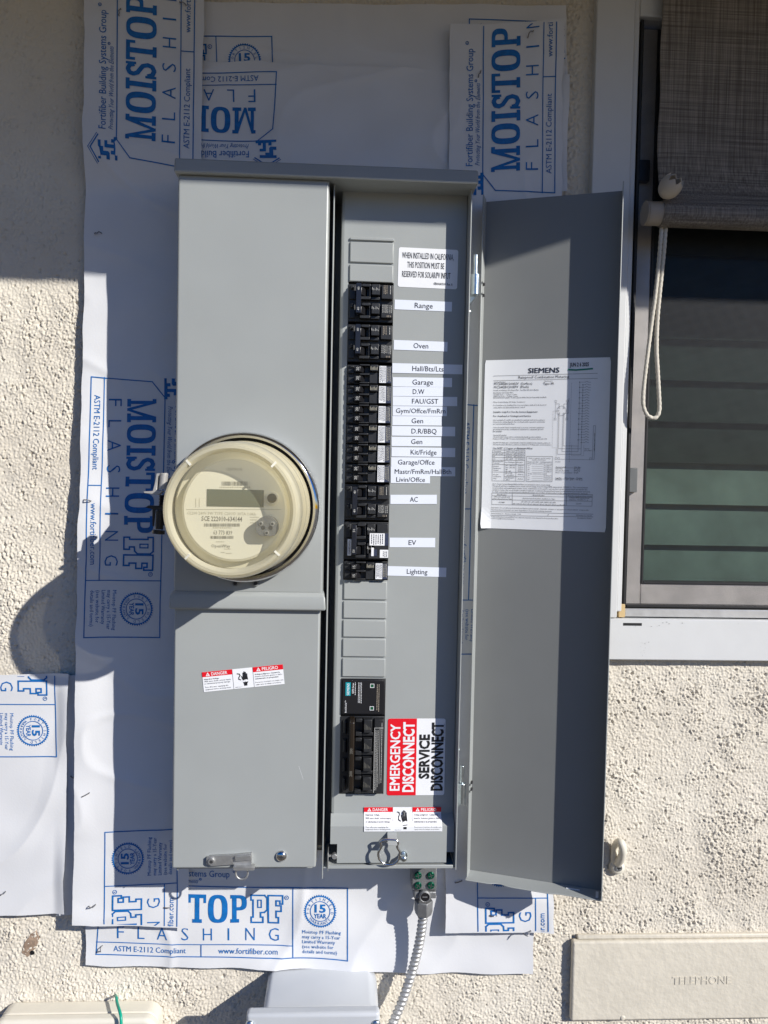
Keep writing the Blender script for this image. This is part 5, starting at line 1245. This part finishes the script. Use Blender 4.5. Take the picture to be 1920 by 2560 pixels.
m.lathe([(.0652, TP - .006), (.0600, TP - .0055), (.040, TP - .0042), (.020, TP - .0036), (.00001, TP - .0034)], MX, MZ, 1, 96)
m.build('clear_cover', [M_DOME, M_WIN], met, smooth=35)
for a_ in (R(48), R(132), R(228), R(318)):
    m = MB(); c, s_ = math.cos(a_), math.sin(a_)
    for r0, r1, d0, d1 in ((.066, .0735, TP - .001, TP + .0012),):
        w_ = .0012
        m.add([(MX + r0 * c - w_ * s_, d0, MZ + r0 * s_ + w_ * c), (MX + r0 * c + w_ * s_, d0, MZ + r0 * s_ - w_ * c), (MX + r1 * c + w_ * s_, d0 - .002, MZ + r1 * s_ - w_ * c), (MX + r1 * c - w_ * s_, d0 - .002, MZ + r1 * s_ + w_ * c),
               (MX + r0 * c - w_ * s_, d1, MZ + r0 * s_ + w_ * c), (MX + r0 * c + w_ * s_, d1, MZ + r0 * s_ - w_ * c), (MX + r1 * c + w_ * s_, d1 - .001, MZ + r1 * s_ - w_ * c), (MX + r1 * c - w_ * s_, d1 - .001, MZ + r1 * s_ + w_ * c)],
              [(0, 1, 2, 3), (4, 5, 6, 7), (0, 1, 5, 4), (1, 2, 6, 5), (2, 3, 7, 6), (3, 0, 4, 7)])
    m.build('cover_rib', M_METERW, met)
# ring clamp with its screw, at the left of the ring
CD = FD + .012
def CX(cx, cy_, d=CD): return XZ(360 + cx / 11.06, 1160 + cy_ / 11.06, d)
def cp_(L_): return [CX(*p) for p in L_]
m = MB()
m.prism(cp_([(375, 262), (650, 248), (650, 330), (420, 335), (385, 720), (560, 745), (445, 850), (30, 805), (20, 755), (270, 745), (320, 560)]), CD - .004, CD + .006)
pA, pB = CX(590, 260), CX(545, 690)
m.tube([(pA[0], CD + .005, pA[1]), (pB[0], CD + .005, pB[1])], .0048, 0, 14)
m.build('ring_clamp', M_ZINCW, met, bevel=.0006)
m = MB(); m.prism(cp_([(740, 370), (840, 400), (900, 800), (720, 880), (560, 860), (610, 760), (640, 450)]), CD - .008, CD + .004)
m.prism(cp_([(140, 1145), (700, 1165), (760, 1290), (560, 1310), (250, 1245), (60, 1200)]), CD - .004, CD + .004); m.prism(cp_([(540, 1290), (740, 1260), (800, 1660), (510, 1710)]), CD - .008, CD + .002)
m.prism(cp_([(240, 1230), (320, 1250), (270, 1720), (240, 1720)]), CD - .003, CD + .002)
sc = [CX(515, 860), CX(500, 1160)]; n_ = 30; pts = []; rd = []
for i in range(n_): t_ = i / (n_ - 1); pts.append((sc[0][0] + (sc[1][0] - sc[0][0]) * t_, CD, sc[0][1] + (sc[1][1] - sc[0][1]) * t_)); rd.append(.0034 + (.0012 if i % 4 < 2 else 0))
m.tube(pts, rd, 0, 12)
b1, b2, b3, b4 = CX(450, 1290), CX(420, 1800), CX(405, 1830), CX(395, 1930)
m.tube([(b1[0], CD, b1[1]), (b2[0], CD, b2[1])], .0050, 0, 16); m.tube([(b3[0], CD, b3[1]), (b4[0], CD, b4[1])], .0078, 0, 12)
m.build('clamp_screw', M_BLACK, met, bevel=.0004)

# ================================================================== UNDER THE PANEL
GD = .052
grd = thing('grounding_block', 'cast grounding block with four green screws under the panel', 'grounding block', P3(1061, 2172, GD))
m = MB(); q = quad([(1030, 2166), (1092, 2166), (1092, 2226), (1030, 2226)], GD); m.box(q[0], q[1], GD - .03, GD, q[2], q[3]); 
q2_ = quad([(1033, 2226), (1092, 2226), (1092, 2247), (1033, 2247)], GD); m.box(q2_[0], q2_[1], GD - .028, GD + .002, q2_[2], q2_[3] - .0003, top=.001, side=.001)
m.build('terminal_body', M_CAST, grd, bevel=.0014)
for px, py in ((1045, 2187), (1077, 2187), (1045, 2212), (1077, 2212)):
    x, z = XZ(px, py, GD); m = MB(); m.disc(x, z, .0050, GD, GD + .003, 0, 16); r_ = random.uniform(0, 1.5); c, s_ = math.cos(r_), math.sin(r_)
    for cc_, ss_ in ((c, s_), (-s_, c)): m.add([(x - .0036 * cc_ + .0005 * ss_, GD + .0034, z - .0036 * ss_ - .0005 * cc_), (x - .0036 * cc_ - .0005 * ss_, GD + .0034, z - .0036 * ss_ + .0005 * cc_), (x + .0036 * cc_ - .0005 * ss_, GD + .0034, z + .0036 * ss_ + .0005 * cc_), (x + .0036 * cc_ + .0005 * ss_, GD + .0034, z + .0036 * ss_ - .0005 * cc_)], [(0, 1, 2, 3)], 1)
    m.build('green_screw', [M_GSCREW, M_ZINC], grd, bevel=.0006)
x, z = XZ(1061, 2236, GD); m = MB(); m.lathe([(.0082, GD + .001), (.0084, GD + .006), (.0066, GD + .008), (.0060, GD + .0075)], x, z, 0, 24); m.disc(x, z, .0060, GD + .002, GD + .0068, 1, 20); m.box(x - .0035, x + .0035, GD + .0068, GD + .0074, z - .0007, z + .0007, 0)
m.build('clamp_screw', [M_CAST, M_BLACK], grd, smooth=40)
zlo = XZ(1058, 2250, GD - .01)[1]
con = thing('conduit', 'coiled flexible metal conduit curving down from the grounding block', 'conduit', P3(1058, 2270, GD - .012))
CDp = GD - .014
m = MB(); cx_, z1_ = XZ(1059, 2249, CDp); z2_ = XZ(1059, 2286, CDp)[1]
hexa = [(cx_ + .0135 * math.cos(R(60 * i + 15)), CDp + .0135 * math.sin(R(60 * i + 15))) for i in range(6)]; hexb = [(cx_ + .0115 * math.cos(R(60 * i + 15)), CDp + .0115 * math.sin(R(60 * i + 15))) for i in range(6)]
m.add([(a_, b_, z1_) for a_, b_ in hexa] + [(a_, b_, z1_ + (z2_ - z1_) * .7) for a_, b_ in hexa] + [(a_, b_, z2_) for a_, b_ in hexb],
      [tuple(range(6)), tuple(range(12, 18))] + [(i, (i + 1) % 6, 6 + (i + 1) % 6, 6 + i) for i in range(6)] + [(6 + i, 6 + (i + 1) % 6, 12 + (i + 1) % 6, 12 + i) for i in range(6)])
m.build('connector', M_CAST, con, bevel=.001)
cps = [(1059, 2280), (1057, 2310), (1053, 2345), (1047, 2380), (1039, 2415), (1029, 2450), (1017, 2485), (1003, 2520), (988, 2550), (970, 2585), (950, 2625)]
cs = spline([(XZ(a_, b_, .040)[0], CDp + (.044 - CDp) * i / 10 - .012 * math.sin(i / 10 * 3.14), XZ(a_, b_, .040)[1]) for i, (a_, b_) in enumerate(cps)], 40)
L = 0; pts = [cs[0]]; 
for p, q in zip(cs, cs[1:]):
    L += (q - p).length
step = .0005; res_ = []; acc = 0; i = 0
tot = L; N = int(tot / step); cum = [0]
for p, q in zip(cs, cs[1:]): cum.append(cum[-1] + (q - p).length)
for k_ in range(N):
    s_ = k_ * step
    while i < len(cum) - 2 and cum[i + 1] < s_: i += 1
    f = (s_ - cum[i]) / max(1e-9, cum[i + 1] - cum[i]); res_.append(cs[i].lerp(cs[i + 1], f))
# helical ridges: the radius depends on angle as well as length
m = MB(); n = 20; up = Vector((0, 1, 0))
for k_, p in enumerate(res_):
    t_ = (res_[min(k_ + 1, N - 1)] - res_[max(k_ - 1, 0)]).normalized(); e1 = (up - t_ * up.dot(t_)).normalized(); e2 = t_.cross(e1)
    for j in range(n):
        a_ = 2 * math.pi * j / n; ph = (k_ * step / .0066 + j / n) % 1.0
        r_ = .0053 + .0018 * (math.sin(math.pi * min(1, ph / .72)) ** .6 if ph < .72 else 0)
        q = p + (e1 * math.cos(a_) + e2 * math.sin(a_)) * r_; m.v.append((q.x, -q.y, q.z))
for k_ in range(N - 1):
    for j in range(n): a0 = k_ * n; m.f.append([a0 + j, a0 + (j + 1) % n, a0 + n + (j + 1) % n, a0 + n + j]); m.m.append(0)
m.build('flexible_tube', M_COND, con, smooth=70)

# grey junction box
JD = .092
jb = thing('junction_box', 'light grey plastic junction box cut off by the bottom edge below the panel', 'junction box', P3(780, 2540, .05))
jx0, jz1 = XZ(672, 2421, .006); jx1 = XZ(941, 2440, .006)[0]; jzb = jz1 - .16
m = MB(); ch = .012
m.prism([(jx0, jzb), (jx1, jzb), (jx1, jz1 - ch * 1.3), (jx1 - .004, jz1 - ch * .5), (jx1 - ch * 1.2, jz1), (jx0 + ch * .5, jz1), (jx0, jz1 - ch * .5)], .004, JD)
m.build('box_body', M_PVC, jb, bevel=.003, seg=3)
vx0 = XZ(617, 2535, JD + .01)[0]; vx1 = XZ(949, 2535, JD + .01)[0]; vz1 = XZ(780, 2527, JD + .012)[1]
m = MB(); m.box(vx0, vx1, JD + .0003, JD + .018, jzb - .005, vz1); m.build('lid', M_PVC, jb, bevel=.005, seg=4)
m = MB(); m.prism([(vx0 + .004, jz1 - .060), (vx0 + .02, jz1 - .045), (jx0 + .004, jz1 - .038), (jx0 + .004, jz1 - .09), (vx0 + .004, jz1 - .09)], JD - .02, JD - .0002); m.build('hinge_lug', M_PVC, jb, bevel=.003)
for px, py in ((625, 2562), (940, 2560)):
    x, z = XZ(px, py, JD + .018); m = MB(); m.dome(x, z, .006, JD + .0175, .004, 0, 18); m.box(x - .004, x + .004, JD + .020, JD + .0222, z - .0006, z + .0006, 1); m.build('lid_screw', [M_ZINC, M_DARK], jb, smooth=40)

# cream plastic box and green wire at the lower left
cb = thing('cable_box', 'cream plastic utility box with rounded top in the lower left corner', 'utility box', P3(190, 2540, .02))
x0, z1 = XZ(12, 2510, .004); x1 = XZ(406, 2503, .004)[0]; z1 = (z1 + XZ(380, 2499, .004)[1]) / 2
def rbox(x0, x1, z0, z1, r_, d0, d1, m, mi=0):
    pts = [(x0, z0), (x1, z0)]
    for cx, a0 in ((x1 - r_, 0), (x0 + r_, 90)):
        for i in range(9): a_ = R(a0 + 90 * i / 8); pts.append((cx + r_ * math.cos(a_), z1 - r_ + r_ * math.sin(a_)))
    m.prism(pts, d0, d1, mi)
m = MB(); rbox(x0, x1, z1 - .14, z1, .018, .002, .028, m); m.build('box_base', M_CREAM2, cb, bevel=.002)
m = MB(); rbox(x0 - .002, x1 + .002, z1 - .14, z1 + .0015, .019, .0285, .046, m); m.build('box_cover', M_CREAM2, cb, bevel=.005, seg=4)
gw_ = [(270, 2478, .006), (282, 2486, .010), (291, 2494, .018), (293, 2508, .028), (298, 2524, .042), (302, 2540, .050), (303, 2562, .054), (303, 2600, .056)]
gw_ = gw_[2:]; m = MB(); m.tube([tuple(p) for p in spline([(XZ(a_, b_, d_)[0], d_, XZ(a_, b_, d_)[1]) for a_, b_, d_ in gw_], 10)], .0021, n=10)
m.tube([(XZ(291, 2494, .018)[0], .018, XZ(291, 2494, .018)[1]), (XZ(288, 2491, .004)[0], .002, XZ(288, 2491, .004)[1])], .0019, n=10)
tag(m.build('ground_wire', M_GWIRE, smooth=60), 'short green wire curving over the top of the cream box', 'wire')

# telephone box
tp = thing('telephone_box', 'wide cream painted flat cover embossed with the word telephone', 'utility box', P3(1680, 2450, .01))
q = quad([(1432, 2357), (1920, 2349), (1920, 2552), (1428, 2550)], .013); m = MB(); m.box(q[0], q[1] + .06, .001, .013, q[2], q[3]); m.build('cover_plate', M_CREAM, tp, bevel=.0035, seg=3)
m = MB(); m.box(q[0] + .008, q[1] + .06, .001, .008, q[3] + .0002, q[3] + .0065); m.build('top_flange', M_CREAM, tp, bevel=.002)
m = MB(); a_ = XZ(1680, 2461, .013); b_ = XZ(1828, 2461, .013); m.text('TELEPHONE', PL(d=.0130), a_[0], a_[1], 20 * pxm(.013), b_[0] - a_[0], 0, bold=.02, res=3, n=.0)
bm = bmesh.new(); me_ = bpy.data.meshes.new('t'); me_.from_pydata(m.v, [], m.f); bm.from_mesh(me_); bmesh.ops.remove_doubles(bm, verts=bm.verts, dist=1e-6)
ex = bmesh.ops.extrude_face_region(bm, geom=bm.faces[:]); vs = [v for v in ex['geom'] if isinstance(v, bmesh.types.BMVert)]; bmesh.ops.translate(bm, verts=vs, vec=(0, -.0007, 0)); bmesh.ops.recalc_face_normals(bm, faces=bm.faces)
bm.to_mesh(me_); bm.free(); me_.materials.append(M_CREAM); o = bpy.data.objects.new('raised_word', me_); COL.objects.link(o); o.parent = tp; o.matrix_parent_inverse = Matrix.Translation(-Vector(tp.location))
m = MB(); x, z = XZ(1557, 2545, .013); m.dome(x, z, .004, .0125, .002, 0, 12); m.build('cover_screw', M_CREAM, tp, smooth=40)

# painted cable hook on the wall
hk = thing('cable_hook', 'cream painted screwed-on cable hook on the stucco beside the door', 'hook', P3(1545, 2168, .004))
x, z = XZ(1544, 2168, .006); m = MB(); m.disc(x, z, .0118, .0, .006, 0, 24); m.dome(x, z, .0100, .006, .005, 0, 24)
hp = spline([(XZ(1552, 2160, .02)[0], .008, XZ(1552, 2160, .01)[1]), (XZ(1556, 2146, .022)[0], .018, XZ(1556, 2146, .02)[1]), (XZ(1557, 2125, .026)[0], .026, XZ(1557, 2125, .026)[1]), (XZ(1553, 2108, .026)[0], .026, XZ(1553, 2108, .026)[1]), (XZ(1544, 2105, .016)[0], .017, XZ(1544, 2105, .016)[1]), (XZ(1537, 2118, .008)[0], .008, XZ(1537, 2118, .008)[1]), (XZ(1535, 2145, .005)[0], .005, XZ(1535, 2145, .005)[1]), (XZ(1536, 2165, .004)[0], .004, XZ(1536, 2165, .004)[1])], 8)
m.tube([tuple(p) for p in hp], [.0062 - .0016 * (i / len(hp)) for i in range(len(hp))], 0, 12); m.build('hook_body', M_CREAM2, hk, smooth=50, bevel=0)
m = MB(); x, z = XZ(1547, 2170, .011); m.disc(x, z, .0050, .0105, .0118, 0, 16); m.box(x - .0032, x + .0032, .0118, .0121, z - .0006, z + .0006, 1); m.box(x - .0006, x + .0006, .0118, .01215, z - .0032, z + .0032, 1); m.build('hook_screw', [M_CAST, M_BLACK], hk)
